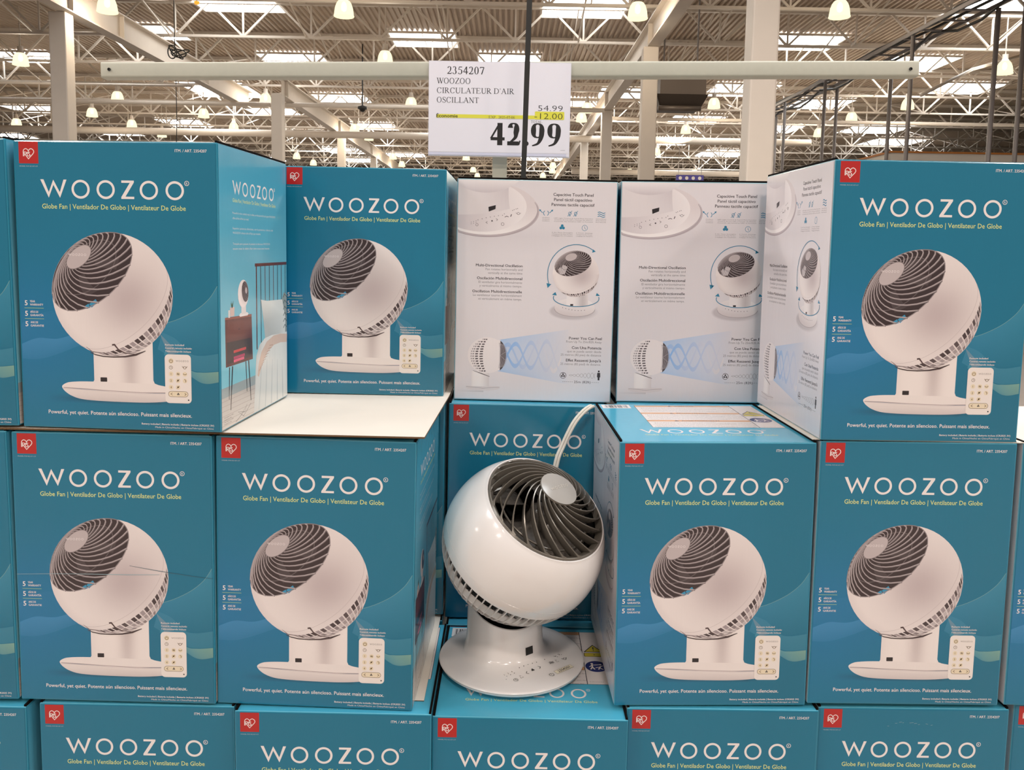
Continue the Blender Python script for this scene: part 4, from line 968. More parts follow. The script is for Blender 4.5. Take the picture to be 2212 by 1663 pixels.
# power cord
mb = MB()
c0 = Vector((0.055, 1.60, CZ - .60))
cp = [on_y(1170, 1330, 1.585), on_y(1180, 1150, 1.600), on_y(1197, 1010, 1.600), on_y(1214, 960, 1.612), on_y(1236, 915, 1.622), on_y(1256, 890, 1.632), on_y(1270, 879, 1.640), on_y(1277, 876, 1.648)]
def cat(pts, n=6):
    out = []
    for i in range(len(pts) - 1):
        p0, p1, p2, p3 = pts[max(i - 1, 0)], pts[i], pts[i + 1], pts[min(i + 2, len(pts) - 1)]
        for k in range(n):
            t = k / n; out.append(0.5 * (2 * p1 + (p2 - p0) * t + (2 * p0 - 5 * p1 + 4 * p2 - p3) * t * t + (3 * p1 - p0 - 3 * p2 + p3) * t ** 3))
    return out + [pts[-1]]
cc = cat([Vector(p) - Vector((BX, BY, BZ)) for p in cp])
mb.tube(cc, 0.0032, 10); mb.tube([p + Vector((0.0050, 0.001, -.0015)) for p in cc], 0.0032, 10)
mb.build('power_cord', M_CORD, fan, True)

# ------------------------------------------------------------------ price sign, its stand and the black strap
YS = 2.55
stand = empty('sign_stand', (0, YS + .04, 0)); tag(stand, 'pale green metal T-shaped sign stand behind the cartons', 'sign stand')
a = on_y(221, 152, YS + .02); b = on_y(1982, 149, YS + .02); zc = (a.z + b.z) / 2
hh = 0.0235
tilt = (b.z - a.z)
mb = MB(); r_ = 0.007; n = 5
sec = []
for (cy_, cz_, s0) in ((-.018, hh - r_, 90), (-.018, -hh + r_, 180), (.018, -hh + r_, 270), (.018, hh - r_, 0)):
    for k in range(n + 1):
        q = radians(s0 + 90 * k / n); sec.append((cy_ + r_ * cos(q) * 1.0, cz_ + r_ * sin(q)))
vv = [(a.x, YS + .035 + y - (YS + .04), a.z + z) for y, z in sec] + [(b.x, YS + .035 + y - (YS + .04), b.z + z) for y, z in sec]; m = len(sec)
mb.add(vv, [(i, (i + 1) % m, m + (i + 1) % m, m + i) for i in range(m)] + [tuple(range(m))[::-1], tuple(range(m, 2 * m))])
bar = mb.build('crossbar', M_BAR, stand, True, auto=35)
for px, py in ((236, 150), (1967, 149)):
    p = on_y(px, py, YS + .008); mb = MB(); mb.lathe([(0.0005, 0), (0.0048, 0), (0.0048, .003), (.003, .003)], 18)
    o = mb.build('bolt_hole', M_BLACK, stand); o.location = (p.x, p.y - (YS + .04) + .0, p.z); o.rotation_euler = (pi / 2, 0, 0)
pA = on_y(1080, 330, YS + .06)
mb = MB(); mb.box(pA.x - .0225, .005, 0.0, pA.x + .0225, .045, zc - hh + .002); mb.build('post', M_BAR, stand)
mb = MB(); mb.box(pA.x - .25, -.12, 0.0, pA.x + .25, .30, .02); mb.build('foot_plate', M_BAR, stand)

# serif lettering for the price sign
def serif_glyph(A, ch, x, y, s, bold, col, L):
    """unit = cap height; returns the advance"""
    t = 0.225 if bold else 0.135; n_ = 0.05 if bold else 0.055
    def P(p): return (x + p[0] * s, y + p[1] * s)
    cnt = [0]
    def ln(pts, w):
        ws = list(w) if isinstance(w, list) else [w] * len(pts)
        if len(pts) in range(4, 16):
            o_, ow = [], []
            for i in range(len(pts) - 1):
                p0, p1, p2, p3 = pts[max(i - 1, 0)], pts[i], pts[i + 1], pts[min(i + 2, len(pts) - 1)]
                for k in range(5):
                    f = k / 5; o_.append(tuple(0.5 * (2 * p1[q] + (p2[q] - p0[q]) * f + (2 * p0[q] - 5 * p1[q] + 4 * p2[q] - p3[q]) * f * f + (3 * p1[q] - p0[q] - 3 * p2[q] + p3[q]) * f ** 3) for q in (0, 1))); ow.append(ws[i] * (1 - f) + ws[i + 1] * f)
            pts, ws = o_ + [pts[-1]], ow + [ws[-1]]
        cnt[0] += 1
        A.stroke([P(p) for p in pts], [q * s for q in ws], col, L + .12 * cnt[0])
    def sf(cx, cy, w): ln([(cx - w / 2, cy), (cx + w / 2, cy)], n_)
    def bowl(cx, cy, rx, ry, a0, a1, tt=None, k=22, off=0):
        tt = tt or t; pts, ws = [], []
        for i in range(k + 1):
            a = radians(a0 + (a1 - a0) * i / k); wd = n_ + (tt - n_) * abs(cos(a)) ** 1.5
            pts.append((cx + (rx - wd / 2) * cos(a), cy + (ry - n_ / 2) * sin(a))); ws.append(wd)
        ln(pts, ws)
    h = n_ / 2
    def stem(cx, y0=0, y1=1, s0=True, s1=True, w=None):
        ln([(cx, y0), (cx, y1)], w or t)
        if s0: sf(cx, y0 + h, (w or t) + 0.2)
        if s1: sf(cx, y1 - h, (w or t) + 0.2)
    if ch == ' ': return 0.36
    if ch == '0': bowl(.30, .5, .27, .51, 0, 360); return .68
    if ch == '2':
        bowl(.28, .72, .24, .29, 165, -22, k=16); ln([(.52 - t / 2, .76), (.52 - t / 2, .70), (.50 - t / 2, .58), (.36, .36), (.18, .17), (.05, .05)], [t, t, t * .95, t * .6, n_ * 1.6, n_ * 1.2])
        ln([(.03, t * .42), (.50, t * .42)], t * .8); ln([(.50, t * .1), (.555, .22)], n_ * 1.2); return .68
    if ch == '3': bowl(.24, .76, .22, .25, 150, -80, k=14); bowl(.24, .27, .27, .29, 85, -160, k=16); return .68
    if ch == '4': stem(.40, 0, 1.0, False, False, t * .95); ln([(.38, .97), (.03, .30)], n_ * 1.5); ln([(.02, .29), (.60, .29)], t * .62 if bold else n_ * 1.8); return .68
    if ch == '5': ln([(.16, .94), (.52, .94)], t * .7); ln([(.17, .96), (.10, .56)], n_ * 1.4); bowl(.26, .31, .29, .33, 115, -150, k=18); return .68
    if ch == '6': bowl(.31, .32, .28, .33, 0, 360, tt=t * .95); ln([(.06 + t / 2, .38), (.12 + t / 2, .66), (.30, .88), (.52, 1.0)], [t * .9, t * .8, n_ * 2, n_]); return .68
    if ch == '7': ln([(.06, .93), (.56, .93)], t * .75); ln([(.05, .78), (.09, .95)], n_ * 1.3); ln([(.545, .92), (.26, 0)], [n_ * 1.8, n_ * 2.4]); return .68
    if ch == '9': bowl(.30, .68, .28, .33, 0, 360, tt=t * .95); ln([(.58 - t * .475, .76), (.58 - t * .475, .66), (.57 - t / 2, .46), (.48 - t / 3, .26), (.30, .09), (.08, 0)], [t * .9, t * .95, t * .9, t * .7, n_ * 2, n_]); return .68
    if ch == '.': A.disc(*P((.12, t * .42)), t * .52 * s, col, L, 16); return .30
    if ch == "'": ln([(.14, 1.0), (.14, .72)], [n_ * 2, n_ * .7]); return .32
    if ch == '-': ln([(.05, .36), (.36, .36)], n_ * 2); return .44
    if ch == 'O': bowl(.50, .5, .46, .52, 0, 360); return 1.08
    if ch == 'C': bowl(.50, .5, .46, .52, 42, 322, k=26); ln([(.84, 1.0), (.84, .70)], n_ * 1.4); ln([(.84, .25), (.86, .2)], n_); return 1.0
    if ch == 'D': stem(.18); bowl(.40, .5, .56, .5, 90, -90, k=18); ln([(.18, 1 - h), (.42, 1 - h)], n_); ln([(.18, h), (.42, h)], n_); return 1.08
    if ch == 'I': stem(.24); return .50
    if ch == 'L': stem(.22); ln([(.22, h), (.84, h)], n_); ln([(.86, 0), (.90, .28)], n_ * 1.2); return .94
    if ch == 'R': stem(.18); bowl(.36, .75, .34, .25, 90, -90, k=14); ln([(.18, 1 - h), (.38, 1 - h)], n_); ln([(.18, .5), (.38, .5)], n_); ln([(.38, .5), (.82, 0)], t * .95); sf(.86, h, .2); return 1.02
    if ch == 'P': stem(.18); bowl(.36, .74, .34, .26, 90, -90, k=14); ln([(.18, 1 - h), (.38, 1 - h)], n_); ln([(.18, .48), (.38, .48)], n_); return .86
    if ch == 'E': stem(.18); ln([(.18, 1 - h), (.78, 1 - h)], n_); ln([(.18, h), (.80, h)], n_); ln([(.18, .52), (.58, .52)], n_); ln([(.78, 1), (.79, .76)], n_); ln([(.81, 0), (.85, .26)], n_); ln([(.58, .42), (.58, .62)], n_); return .94
    if ch == 'U': stem(.22, .3, 1, False, True); ln([(.86, .3), (.86, 1)], n_ * 1.3); sf(.86, 1 - h, .28); ln([(.22, .34), (.24, .18), (.36, .05), (.54, .02), (.72, .07), (.83, .2), (.86, .34)], [t, t, t * .7, n_ * 1.8, n_ * 1.5, n_ * 1.4, n_ * 1.3]); return 1.08
    if ch == 'T': stem(.44, 0, 1, True, False); ln([(.06, 1 - h), (.82, 1 - h)], n_); ln([(.05, .78), (.07, 1)], n_); ln([(.83, .78), (.81, 1)], n_); return .90
    if ch == 'A': ln([(.14, .02), (.50, 1.0)], n_ * 1.3); ln([(.48, 1.0), (.86, .02)], t); sf(.12, h, .26); sf(.86, h, .34); ln([(.27, .36), (.70, .36)], n_); return 1.04
    if ch == 'N': ln([(.22, 0), (.22, .98)], n_ * 1.3); sf(.22, h, .26); sf(.14, 1 - h, .26); ln([(.18, .98), (.88, .0)], t); ln([(.88, 0), (.88, 1)], n_ * 1.3); sf(.88, 1 - h, .26); return 1.1
    if ch == 'S': ln([(.62, .76), (.58, .90), (.42, .99), (.26, .96), (.15, .82), (.20, .65), (.40, .52), (.58, .40), (.66, .24), (.56, .07), (.38, .0), (.20, .06), (.12, .24)], [n_, n_, n_, n_ * 1.6, t * .75, t, t, t, t * .85, n_ * 1.6, n_, n_, n_]); ln([(.64, 1.0), (.64, .72)], n_); ln([(.11, 0), (.11, .28)], n_); return .80
    if ch == 'W':
        ln([(.12, .98), (.40, 0)], t); ln([(.40, 0), (.68, .9)], n_ * 1.3); ln([(.60, .98), (.90, 0)], t); ln([(.90, 0), (1.18, .98)], n_ * 1.3)
        sf(.12, 1 - h, .32); sf(.62, 1 - h, .3); sf(1.2, 1 - h, .24); return 1.32
    if ch == 'X': ln([(.16, .98), (.82, .02)], t); ln([(.80, .98), (.14, .02)], n_ * 1.3); sf(.16, 1 - h, .3); sf(.82, h, .3); sf(.8, 1 - h, .26); sf(.14, h, .26); return 1.0
    if ch == 'Z': ln([(.10, 1 - h), (.80, 1 - h)], n_); ln([(.74, .98), (.12, .02)], t); ln([(.08, h), (.80, h)], n_); ln([(.09, .78), (.11, 1)], n_); ln([(.81, 0), (.84, .26)], n_); return .92
    return .6
def serif_text(A, t, x, y, h, w, col, L, bold=False):
    B = Art(); cx = 0
    for ch in t: cx += serif_glyph(B, ch, cx, 0, 1.0, bold, col, L)
    k = w / cx
    for pts, faces, c, l in B.items: A.raw([(x + p[0] * k, y + p[1] * h) for p in pts], faces, c, l)
# paper, measured in its own 1996 x 1663 crop (5.544 px per photo px)
tl = on_y(927, 132, YS); tr = on_y(1234, 131, YS); bl = on_y(929, 334, YS)
SW = (tr.x - tl.x); SH = tl.z - bl.z
sign = empty('price_sign', ((tl.x + tr.x) / 2, YS, bl.z)); tag(sign, 'white laminated price sign reading 42.99 hung on the metal crossbar', 'price sign')
mmx = SW * 1000 / (1850 - 152); mmy = SH * 1000 / (1303 - 178)
SX = lambda px: (px - 152) * mmx
SY = lambda py: (1303 - py) * mmy
mb = MB(); mb.box(-SW / 2, 0.0, 0, SW / 2, 0.0012, SH, hexc('#efeaf2'))
A = Art(); BK = hexc('#211e1e')
pap = hexc('#f1ecf3')
A.rect(0.2, SY(1262), SX(1838), SH * 1000 - .2, pap, 0)
A.rect(0.5, 0.5, SX(1815), SY(1268), hexc('#d9d8ea'), 0)
yl = hexc('#e7e04a')
A.rect(SX(243), SY(852), SX(1430), SY(808), yl, 1); A.rrect(SX(1428), SY(856), SX(1782), SY(758), 3, yl, 1.5)
A.rect(SX(245), SY(858), SX(1770), SY(855), mix(BK, pap, .4), 2)
serif_text(A, '2354207', SX(368), SY(326), (326 - 236) * mmy, (815 - 362) * mmx, BK, 2)
serif_text(A, 'WOOZOO', SX(246), SY(442), 68 * mmy, (655 - 246) * mmx, BK, 2)
serif_text(A, "CIRCULATEUR D'AIR", SX(246), SY(556), 66 * mmy, (1180 - 246) * mmx, BK, 2)
serif_text(A, 'OSCILLANT', SX(246), SY(670), 66 * mmy, (755 - 246) * mmx, BK, 2)
A.text('54.99', SX(1466), SY(752), 72 * mmy, BK, 2, w=(1762 - 1466) * mmx, off=-.012)
A.text('-12.00', SX(1425), SY(848), 74 * mmy, BK, 3, w=(1762 - 1425) * mmx, off=-.012)
A.text('Économie', SX(246), SY(848), 42 * mmy, BK, 3, w=(500 - 246) * mmx, off=0.025)
serif_text(A, 'EXP.  2025-07-06', SX(874), SY(851), 30 * mmy, (1188 - 874) * mmx, BK, 3)
serif_text(A, 'TOTAL', SX(1382), SY(898), 30 * mmy, (1520 - 1382) * mmx, BK, 3)
serif_text(A, '42.99', SX(895), SY(1174), 270 * mmy, (1775 - 895) * mmx, BK, 3.5, True)
A.rect(SX(1745), SY(1226), SX(1800), SY(1222), mix(BK, pap, .4), 2)
A.emit(mb, lambda u, v, h: (-SW / 2 + u, -h, v))
mb.build('laminated_sheet', M_PAPER, sign)
mb = MB(); mb.box(-SW / 2 - .001, .0013, -.003, SW / 2 + .001, .0035, SH + .002); M_PL = mat('clear_sleeve_backing', '#dcdae2', 0.12)
mb.build('plastic_sleeve', M_PL, sign)
# black strap
mb = MB(); p0 = on_y(1146, -60, 2.12); p1 = on_y(1130, 400, 2.12); 
dd = (p1 - p0).normalized(); p2 = p1 + dd * 0.2; pt = p0 - dd * 2.0
for A0, B0, w0, w1 in ((pt, p2, .0165, .0125),):
    sxv = Vector((1, 0, 0)); v = []
    for q, w_ in ((A0, w0), (B0, w1)):
        for i, j in ((-1, -1), (1, -1), (1, 1), (-1, 1)): v.append(q + Vector((i * w_ / 2, j * .003, 0)))
    mb.add(v, [(0, 1, 2, 3), (7, 6, 5, 4), (0, 4, 5, 1), (1, 5, 6, 2), (2, 6, 7, 3), (3, 7, 4, 0)])
tag(mb.build('black_strap', M_BLACK), 'narrow black strap hanging in front of the price sign', 'strap')

# ------------------------------------------------------------------ warehouse roof
HJ, HT, HD = 5.2, 6.05, 6.12       # heights above the eye: joist bottom chord, top chord, deck
XL, XR, YN, YF = -50.0, 50.0, -12.0, 92.0
mb = MB(); x = XL; per = 0.15; v = []; 
prof_ = []
while x < XR:
    prof_ += [(x, 0), (x + .055, 0), (x + .075, .05), (x + .13, .05)]; x += per
prof_.append((x, 0))
for y in (YN, YF):
    for px, pz in prof_: v.append((px, y, CZ + HD + pz))
m = len(prof_); mb.add(v, [(i, m + i, m + i + 1, i + 1) for i in range(m - 1)])
mb.box(XL, YN, CZ + HD + .9, XR, YF, CZ + HD + 1.0)
tag(mb.build('ceiling', M_DECK), kind='structure')
for nm, bx in (('wall_back', (XL, 84, 0, XR, 84.3, CZ + HD)), ('wall_left', (-46.3, 2, 0, -46, 84, CZ + HD)), ('wall_right', (42, 2, 0, 42.3, 84, CZ + HD))):
    mb = MB(); mb.box(*bx); tag(mb.build(nm, M_WALL), kind='structure')
# joists
def joist_mesh():
    mb = MB(); pan = 1.73; n = 50; x0 = -43.5
    mb.box(x0, -.045, HJ - .03, x0 + pan * n, .045, HJ + .03); mb.box(x0, -.05, HT - .05, x0 + pan * n, .05, HT + .05)
    for i in range(n):
        xa = x0 + i * pan; xb = xa + pan
        mb.bar((xa, 0, HJ), (xa + pan / 2, 0, HT), .05, .05); mb.bar((xa + pan / 2, 0, HT), (xb, 0, HJ), .05, .05); mb.bar((xb, 0, HJ), (xb, 0, HT), .042, .042)
    return mb
ys = [15.06 + 3.24 * k for k in range(22)]
jm = None
for k, y in enumerate(ys):
    if jm is None:
        jo = joist_mesh().build('roof_joist', M_STEEL); jm = jo
    else: jo = jm.copy(); COL.objects.link(jo)
    jo.location = (-((k * 37) % 5) * 0.35, y, CZ)
    tag(jo, 'white open-web steel roof joist running left to right, %s nearest' % ORD[k], 'roof truss', 'steel roof joists')
# bridging rows
def bridge_mesh():
    mb = MB()
    for k in range(len(ys) - 1):
        if k > 20: break
        a, b = ys[k], ys[k + 1]
        mb.bar((0, a, HJ), (0, b, HT), .03, .03); mb.bar((0, a, HT), (0, b, HJ), .03, .03)
    return mb
bm_ = None; xs = [-26 + 3.46 * k for k in range(16)]
for k, x in enumerate(xs):
    if bm_ is None: bo = bridge_mesh().build('joist_bridging', M_STEEL); bm_ = bo
    else: bo = bm_.copy(); COL.objects.link(bo)
    bo.location = (x, 0, CZ); tag(bo, 'row of thin crossed braces between the roof joists, %s from left' % ORD[k], 'roof brace', 'cross bracing rows')
# girders and columns
def girder(x, y0, y1, hb, lab, w_=.26, d=.56, cover=()):
    g = empty('steel_girder', (x, y0, CZ + hb)); tag(g, lab, 'beam', 'big roof girders'); L = y1 - y0
    mb = MB(); mb.box(-w_ / 2, 0, 0, w_ / 2, L, .03); mb.build('bottom_flange', M_STEEL, g)
    mb = MB(); mb.box(-w_ / 2, 0, d - .03, w_ / 2, L, d); mb.build('top_flange', M_STEEL, g)
    mb = MB(); mb.box(-.012, 0, .03, .012, L, d - .03); mb.build('web', M_STEEL, g)
    for c in cover:
        mb = MB(); mb.box(-w_ / 2 + .02, c - y0 - .012, .03, w_ / 2 - .02, c - y0 + .012, d - .03); mb.build('stiffener', M_STEEL, g)
def column(x, y, hb, lab, w_=.34):
    mb = MB(); mb.box(-w_ / 2, -w_ / 2, 0, w_ / 2, w_ / 2, CZ + hb - .001); o = mb.build('steel_column', M_STEEL)
    bv = o.modifiers.new('b', 'BEVEL'); bv.width = .025; bv.segments = 2
    o.location = (x, y, 0); tag(o, lab, 'column', 'square white columns')
GH = 4.5
girder(-8.9, 7, 28.5, GH, 'deep white I-beam girder crossing the upper left corner toward the middle', cover=(17.0, 19.2, 24.5))
girder(-7.1, 26.0, 80, GH, 'white I-beam girder running back from behind the left end of the crossbar', cover=(26.4, 34.5, 42.5))
girder(3.15, 5, 80, GH, 'white I-beam girder running back above the tall right column', cover=(10.7, 19, 27.3))
for x, y, lab in ((-9.05, 17.0, 'square white column rising at the upper left behind the cartons'), (-7.1, 25.6, 'white column behind the left half of the crossbar'), (-7.1, 35.2, 'thin far white column left of the price sign'), (-7.1, 43.5, 'farthest thin white column left of the price sign'),
                  (3.15, 10.7, 'widest white column, right of the price sign, passing behind the crossbar'), (3.1, 19.0, 'white column between the price sign and the widest column'), (3.15, 27.6, 'far white column just right of the price sign'), (3.15, 35.6, 'thin far white column touching the right edge of the price sign')):
    column(x, y, GH, lab, .34 if y < 30 else .32)
# skylights
SKY = [(505, 0, 2.1, 1.9), (317, 68, 2.0, 1.6), (60, 122, 2.2, 1.6), (637, 127, 2.1, 1.6), (917, 85, 1.9, 1.6), (1262, 16, 2.1, 1.7), (1735, 91, 2.0, 1.7), (2158, 14, 2.2, 1.7),
       (480, 193, 2.6, 3.2), (80, 235, 2.4, 2.0), (400, 264, 2.3, 2.2), (742, 214, 2.2, 2.4), (255, 286, 2.2, 2.2), (590, 240, 2.2, 2.2), (810, 272, 2.2, 2.0), (668, 287, 2.2, 2.4), (875, 333, 2.6, 3.0), (745, 325, 2.4, 3), (780, 345, 2.4, 3), (28, 292, 2, 2),
       (1238, 224, 2.4, 2.4), (1600, 194, 2.4, 2.4), (1768, 224, 2.2, 2.2), (1504, 257, 2.4, 2.6), (1668, 278, 2.4, 2.6), (1890, 278, 2.8, 2.8), (1975, 136, 2.0, 2.0), (1170, 340, 2.8, 3.4), (1440, 305, 2.6, 3), (565, 342, 3, 4), (2080, 190, 2.2, 2.0), (1350, 200, 2, 2), (1560, 330, 2.8, 4), (1930, 305, 2.8, 3), (1090, 250, 2.4, 2.4), (1000, 200, 2.2, 2.4), (1100, 130, 2.0, 1.8)]
sk = []
for (px, py, w_, d_) in SKY: 
    p = on_z(px, py, HD - .03); sk.append((p.x, p.y, w_, d_))
sk.sort(key=lambda s: (round(s[1] / 3.2), s[0]))
for k, (x, y, w_, d_) in enumerate(sk):
    s_ = empty('skylight', (x, y, CZ + HD - .03)); tag(s_, 'bright daylit roof skylight, %s counting from the nearest row back and left to right' % ORD[k], 'skylight', 'roof skylights')
    mb = MB(); mb.box(-w_ / 2, -d_ / 2, .0, w_ / 2, d_ / 2, .01); mb.build('diffuser_panel', M_SKY, s_)
    mb = MB()
    for q in ((-w_ / 2 - .05, -d_ / 2 - .05, w_ / 2 + .05, -d_ / 2), (-w_ / 2 - .05, d_ / 2, w_ / 2 + .05, d_ / 2 + .05), (-w_ / 2 - .05, -d_ / 2, -w_ / 2, d_ / 2), (w_ / 2, -d_ / 2, w_ / 2 + .05, d_ / 2)):
        mb.box(q[0], q[1], -.04, q[2], q[3], .02)
    mb.box(-.012, -d_ / 2, -.02, .012, d_ / 2, 0.0)
    mb.build('curb_frame', M_STEEL, s_)
# pendant lamps
def make_lamp():
    r = empty('pendant_lamp')
    mb = MB(); pr_ = [(.215, 0), (.222, .012), (.212, .03), (.205, .10), (.190, .19), (.162, .27), (.125, .325), (.10, .34)]
    mb.lathe(pr_, 28); mb.build('ribbed_shade', M_SHADE, r, True)
    r.scale = (.94, .94, .94)
    mb = MB(); mb.lathe([(.001, .10), (.05, .13), (.062, .20), (.05, .27), (.02, .31)], 16); mb.build('bulb', M_BULB, r, True)
    mb = MB(); mb.lathe([(.11, .335), (.10, .36), (.075, .40), (.075, .52), (.001, .52)], 20); mb.box(-.012, -.012, .5, .012, .012, 1.62); mb.build('ballast_housing', M_STEEL, r, True, auto=40)
    return r
LAMPS = [(232, 27), (743, 36), (1377, 41), (1813, 38), (45, 141), (2169, 160), (832, 138), (254, 219), (440, 254), (574, 224), (199, 252), (285, 276), (36, 273), (505, 282), (766, 285), (797, 303), (888, 232), (1268, 243), (1256, 263), (605, 324), (641, 343), (677, 357), (849, 344), (868, 360), (1007, 346), (1213, 363), (1193, 374), (1189, 384), (1022, 372), (1031, 384),
         (1542, 234), (1481, 288), (1960, 236), (1839, 263), (1768, 295), (1664, 334), (1418, 334), (1397, 349), (1500, 377), (1474, 387), (1360, 376), (350, 296), (1628, 352)]
pts = sorted([(on_z(x, y, 4.6)) for x, y in LAMPS], key=lambda p: p.y)
rows = []; 
for p in pts:
    if rows and p.y - rows[-1][0].y < 3.6 * (1 + rows[-1][0].y / 60) and len(rows[-1]) < 7: rows[-1].append(p)
    else: rows.append([p])
lamp0 = make_lamp(); used = False
LL = bpy.data.lights.new('lamp_light', 'POINT'); LL.energy = 72; LL.color = (1.0, 0.86, 0.68); LL.shadow_soft_size = .10
for ri, row in enumerate(rows):
    for ci, p in enumerate(sorted(row, key=lambda q: q.x)):
        o = lamp0 if not used else copy_tree(lamp0); used = True
        if 0 < abs(p.x - 3.15) < .5: p = p - Vector((.5, 0, 0))
        o.location = p; tag(o, 'glowing pendant warehouse lamp, %s from left in the %s nearest row of lamps' % (ORD[ci], ORD[ri]), 'lamp', 'high bay pendant lamps')
        l = bpy.data.objects.new('lamp_light', LL); COL.objects.link(l); l.location = p + Vector((0, 0, -.12))
# pipes
def pipe(name, y, h, r, x0, x1, lab, m=M_STEEL):
    mb = MB(); mb.tube([(x0, y, CZ + h), ((x0 + x1) / 2, y, CZ + h + .01), (x1, y, CZ + h)], r, 16); tag(mb.build(name, m, None, True), lab, 'pipe', 'long overhead pipes')
pipe('overhead_pipe', 33.5, 4.34, .14, -44, 12, 'thick pale horizontal duct pipe low across the far roof')
pipe('overhead_pipe', 27.0, 4.41, .07, -44, 3, 'long thin horizontal pipe crossing the left part of the roof')
pipe('overhead_pipe', 28.5, 4.4, .06, 3.4, 41, 'horizontal pipe crossing the right part of the roof')
pipe('overhead_pipe', 46.0, 4.2, .16, 3.4, 41, 'distant thick horizontal pipe on the right')
pipe('overhead_pipe', 24.8, 4.55, .035, -44, -9.4, 'thin upper left conduit pipe in front of the skylights')
mb = MB(); mb.tube([(-9.4, 12, CZ + 5.15), (-9.4, 28, CZ + 5.15)], .05, 10); tag(mb.build('sprinkler_pipe', M_STEEL, None, True), 'pale pipe running along the upper left girder', 'pipe')
# black coil of cable near the upper left girder
mb = MB(); c = on_y(372, 112, 19.5)
for q in range(5):
    mb.tube([c + Vector(((.10 + .025 * q) * cos(2 * pi * t / 22 + q) + .03 * q, .05 * q, (.15 - .02 * q) * sin(2 * pi * t / 22) + .03 * sin(q * 2.1))) for t in range(22)], .014, 6, True)
mb.tube([c + Vector((.02, .1, .12)), Vector((c.x + .02, c.y + .1, CZ + HD))], .01, 6)
tag(mb.build('cable_coil', M_BLACK, None, True), 'coil of black cable hanging by the upper left girder', 'cable')
def hang(px, y0_, y1_, Y, lab):
    mb = MB(); t_ = on_y(px, y0_, Y); mb.tube([Vector((t_.x, t_.y, CZ + HD)), t_, on_y(px + 1, (y0_ + y1_) / 2, Y), on_y(px, y1_, Y)], .012, 6); tag(mb.build('hanging_cable', M_BLACK), lab, 'cable')
hang(381, 215, 312, 26, 'thin black cable hanging left of the price sign behind the crossbar')
# dome camera / speaker
cpx = on_y(783, 235, 26)
mb = MB(); mb.lathe([(.001, -.1), (.06, -.08), (.085, -.03), (.15, 0), (.15, .06), (.03, .1), (.02, .12), (.02, CZ + HD - cpx.z), (.001, CZ + HD - cpx.z)], 20); o = mb.build('dome_camera', M_BLACK, None, True, auto=40); o.location = cpx; tag(o, 'small black dome camera hanging under the roof left of the sign', 'camera')
# duct heater unit
hc_ = on_y(1467, 225, 19.5)
ht = empty('unit_heater', hc_); tag(ht, 'dark suspended heater unit between the two right-hand columns', 'heater')
mb = MB(); mb.box(-.52, -.4, .12, .52, .5, .52); mb.build('cabinet', M_DUCT, ht)
mb = MB(); v = [(-.62, -.5, .14), (.56, -.5, .14), (.56, .5, .14), (-.62, .5, .14), (-.50, -.34, -.14), (.42, -.34, -.14), (.42, .4, -.14), (-.50, .4, -.14)]
mb.add(v, [(0, 1, 5, 4), (1, 2, 6, 5), (2, 3, 7, 6), (3, 0, 4, 7), (0, 3, 2, 1), (4, 5, 6, 7)]); mb.build('air_hood', mat('dark_hood', '#463c33', .5, metal=.3), ht)
mb = MB(); mb.tube([(-.56, -.46, -.17), (.40, -.46, -.17)], .06, 12); mb.build('louver_roll', M_DUCT, ht, True)
for x_ in (-.4, .37):
    mb = MB(); mb.box(x_, -.02, .5, x_ + .03, .02, 2.4); mb.build('hanger_rod', M_GREY, ht)
# grey poles and cable tray on the right
POLES = [(2158, 10, 8.55), (1974, 60, 8.0), (1929, 100, 8.55), (1810, 168, 8.55), (1783, 182, 8.0), (1697, 206, 8.0), (1678, 232, 8.55), (2208, 120, 9.6)]
pz = []
for k, (px, py, X) in enumerate(POLES):
    d = ray(px, py); y = X * d.y / d.x; pz.append((px, X, y, d.z * X / d.x))
for k, (px, X, y, hz) in enumerate(sorted(pz)):
    top = CZ + (4.33 if px < 2200 else 5.1)
    mb = MB(); mb.tube([(X, y, 0), (X, y, top / 2), (X, y, top)], .042, 12); tag(mb.build('grey_pole', M_GREY, None, True), 'slim grey vertical pole at the right, %s from left' % ORD[k], 'pole', 'grey vertical poles')
tr_ = empty('cable_tray', (8.25, 13, CZ + 4.38)); tag(tr_, 'cable tray with dark cables running back above the grey poles', 'cable tray')
for x_ in (-.28, .28):
    mb = MB(); mb.bar((x_, -2, 0), (x_, 15, 0), .03, .07); mb.build('side_rail', M_GREY, tr_)
for k in range(24):
    mb = MB(); mb.bar((-.28, -2 + k * .7, -.02), (.28, -2 + k * .7, -.02), .04, .03); mb.build('rung', M_GREY, tr_)
rn = random.Random(9)
for q in range(4):
    mb = MB(); mb.tube([(-.2 + .13 * q + rn.uniform(-.05, .05), -2 + k * .85, .05 + rn.uniform(-.02, .05) - (.22 * abs(sin(k * .9 + q)) if (q == 3) else 0)) for k in range(20)], .028, 8); mb.build('black_cable', M_BLACK, tr_, True)
# diagonal conduit to the right
mb = MB(); mb.tube([on_y(1990, 205, 18), on_y(2100, 150, 21), on_y(2212, 118, 24)], .04, 8); tag(mb.build('conduit', M_STEEL, None, True), 'slanting pale conduit among the joists at the far right', 'pipe')
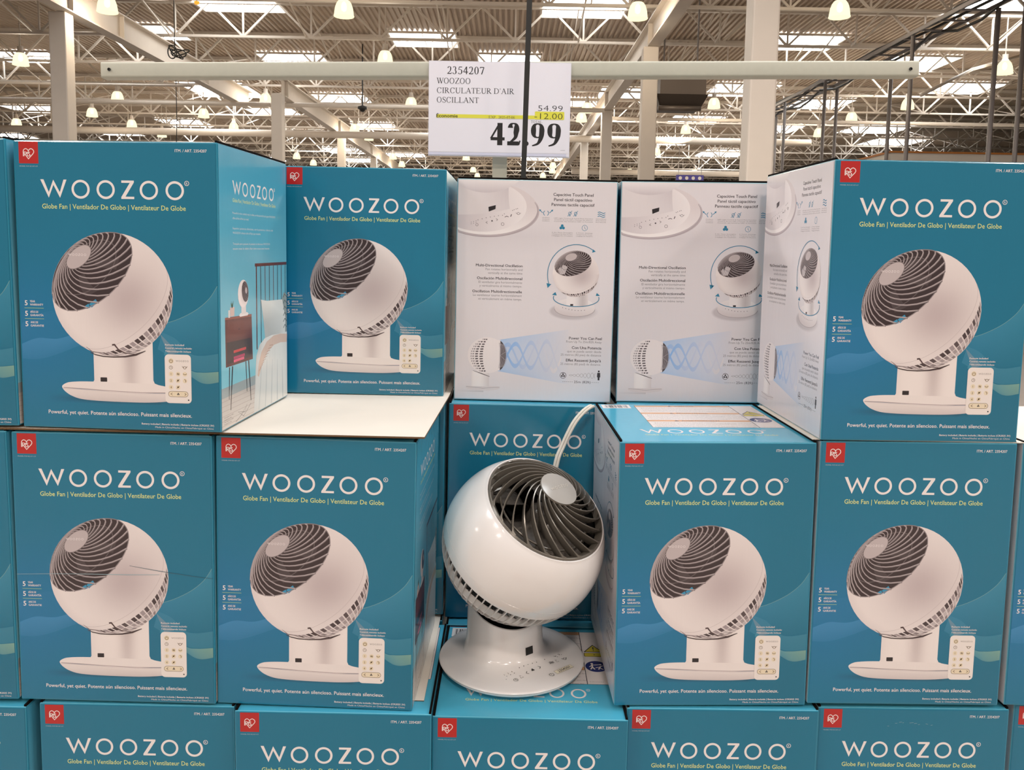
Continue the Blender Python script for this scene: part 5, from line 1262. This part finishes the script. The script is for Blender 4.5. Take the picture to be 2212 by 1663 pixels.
# partition block at right
blk = empty('partition_room', (16, 19, 0)); tag(blk, 'low white partition room with an orange wood top edge behind the top right carton', 'partition')
ztop = on_y(1925, 326, 19).z
x0_ = on_y(1925, 326, 19).x
mb = MB(); mb.box(x0_ - 16, 0, 0, 12, 9, ztop - .04); mb.build('white_walls', M_WHITEWALL, blk)
mb = MB(); mb.box(x0_ - 16 - .03, -.03, ztop - .04, 12, .08, ztop); mb.box(x0_ - 16 - .03, .08, ztop - .04, x0_ - 16 + .08, 9, ztop); mb.build('top_edge_trim', M_ORANGE, blk)
# dark mass (racking and machinery) beyond it
mb = MB(); mb.box(15.5, 33, 0, 34, 44, CZ + 4.0)
for k in range(12): mb.bar((15.5 + k * 1.6, 32.9, CZ + 1.5), (15.5 + k * 1.6, 32.9, CZ + 4.0), .08, .08)
tag(mb.build('dark_plant_room', mat('dark_plant', '#3d372f', .8)), 'dark plant room block in the far right distance', 'building block')
# small far things seen over the cartons
M_PURP = mat('purple_sign_face', '#4a3f86', .6)
pb = on_y(1490, 384, 44); mb = MB(); mb.box(-.72, -.05, -.2, .72, .05, .14); o = empty('hanging_sign', pb); tag(o, 'small purple hanging sign with pale dots between the two right-hand columns', 'sign'); mb.build('sign_panel', M_PURP, o)
for k in range(4):
    mb = MB(); mb.lathe([(.001, 0), (.09, 0)], 20); q = mb.build('round_icon', M_STEEL, o); q.location = (-.51 + .34 * k, -.06, -.02); q.rotation_euler = (pi / 2, 0, 0)
for x_ in (-.6, .6):
    mb = MB(); mb.tube([(x_, 0, .14), (x_, 0, CZ + HD - pb.z)], .015, 6); mb.build('hanger_wire', M_GREY, o)
p = on_y(1887, 227, 24); mb = MB(); mb.box(-.28, -.1, -.2, .02, .1, .2, None, 0); mb.box(.02, -.1, -.24, .24, .1, .2, None, 1); mb.tube([(0, 0, .2), (0, 0, CZ + HD - p.z)], .015, 6, mi=1)
tag(mb.build('alarm_box', [mat('dull_red_box', '#b0563c', .6), M_STEEL]), 'small red and white box hanging from the roof at the right', 'box')
p = on_y(425, 6, 20); mb = MB(); mb.lathe([(.001, -.04), (.05, -.03), (.06, .03), (.001, .04)], 14); mb.box(-.01, -.01, .03, .01, .01, CZ + HD - p.z); o = mb.build('indicator_lamp', emis('amber_indicator_glow', (1, .25, .03), 2.0), None, True); o.location = p; tag(o, 'tiny glowing orange indicator beside the nearest left skylight', 'lamp')
bpy.context.view_layer.update()
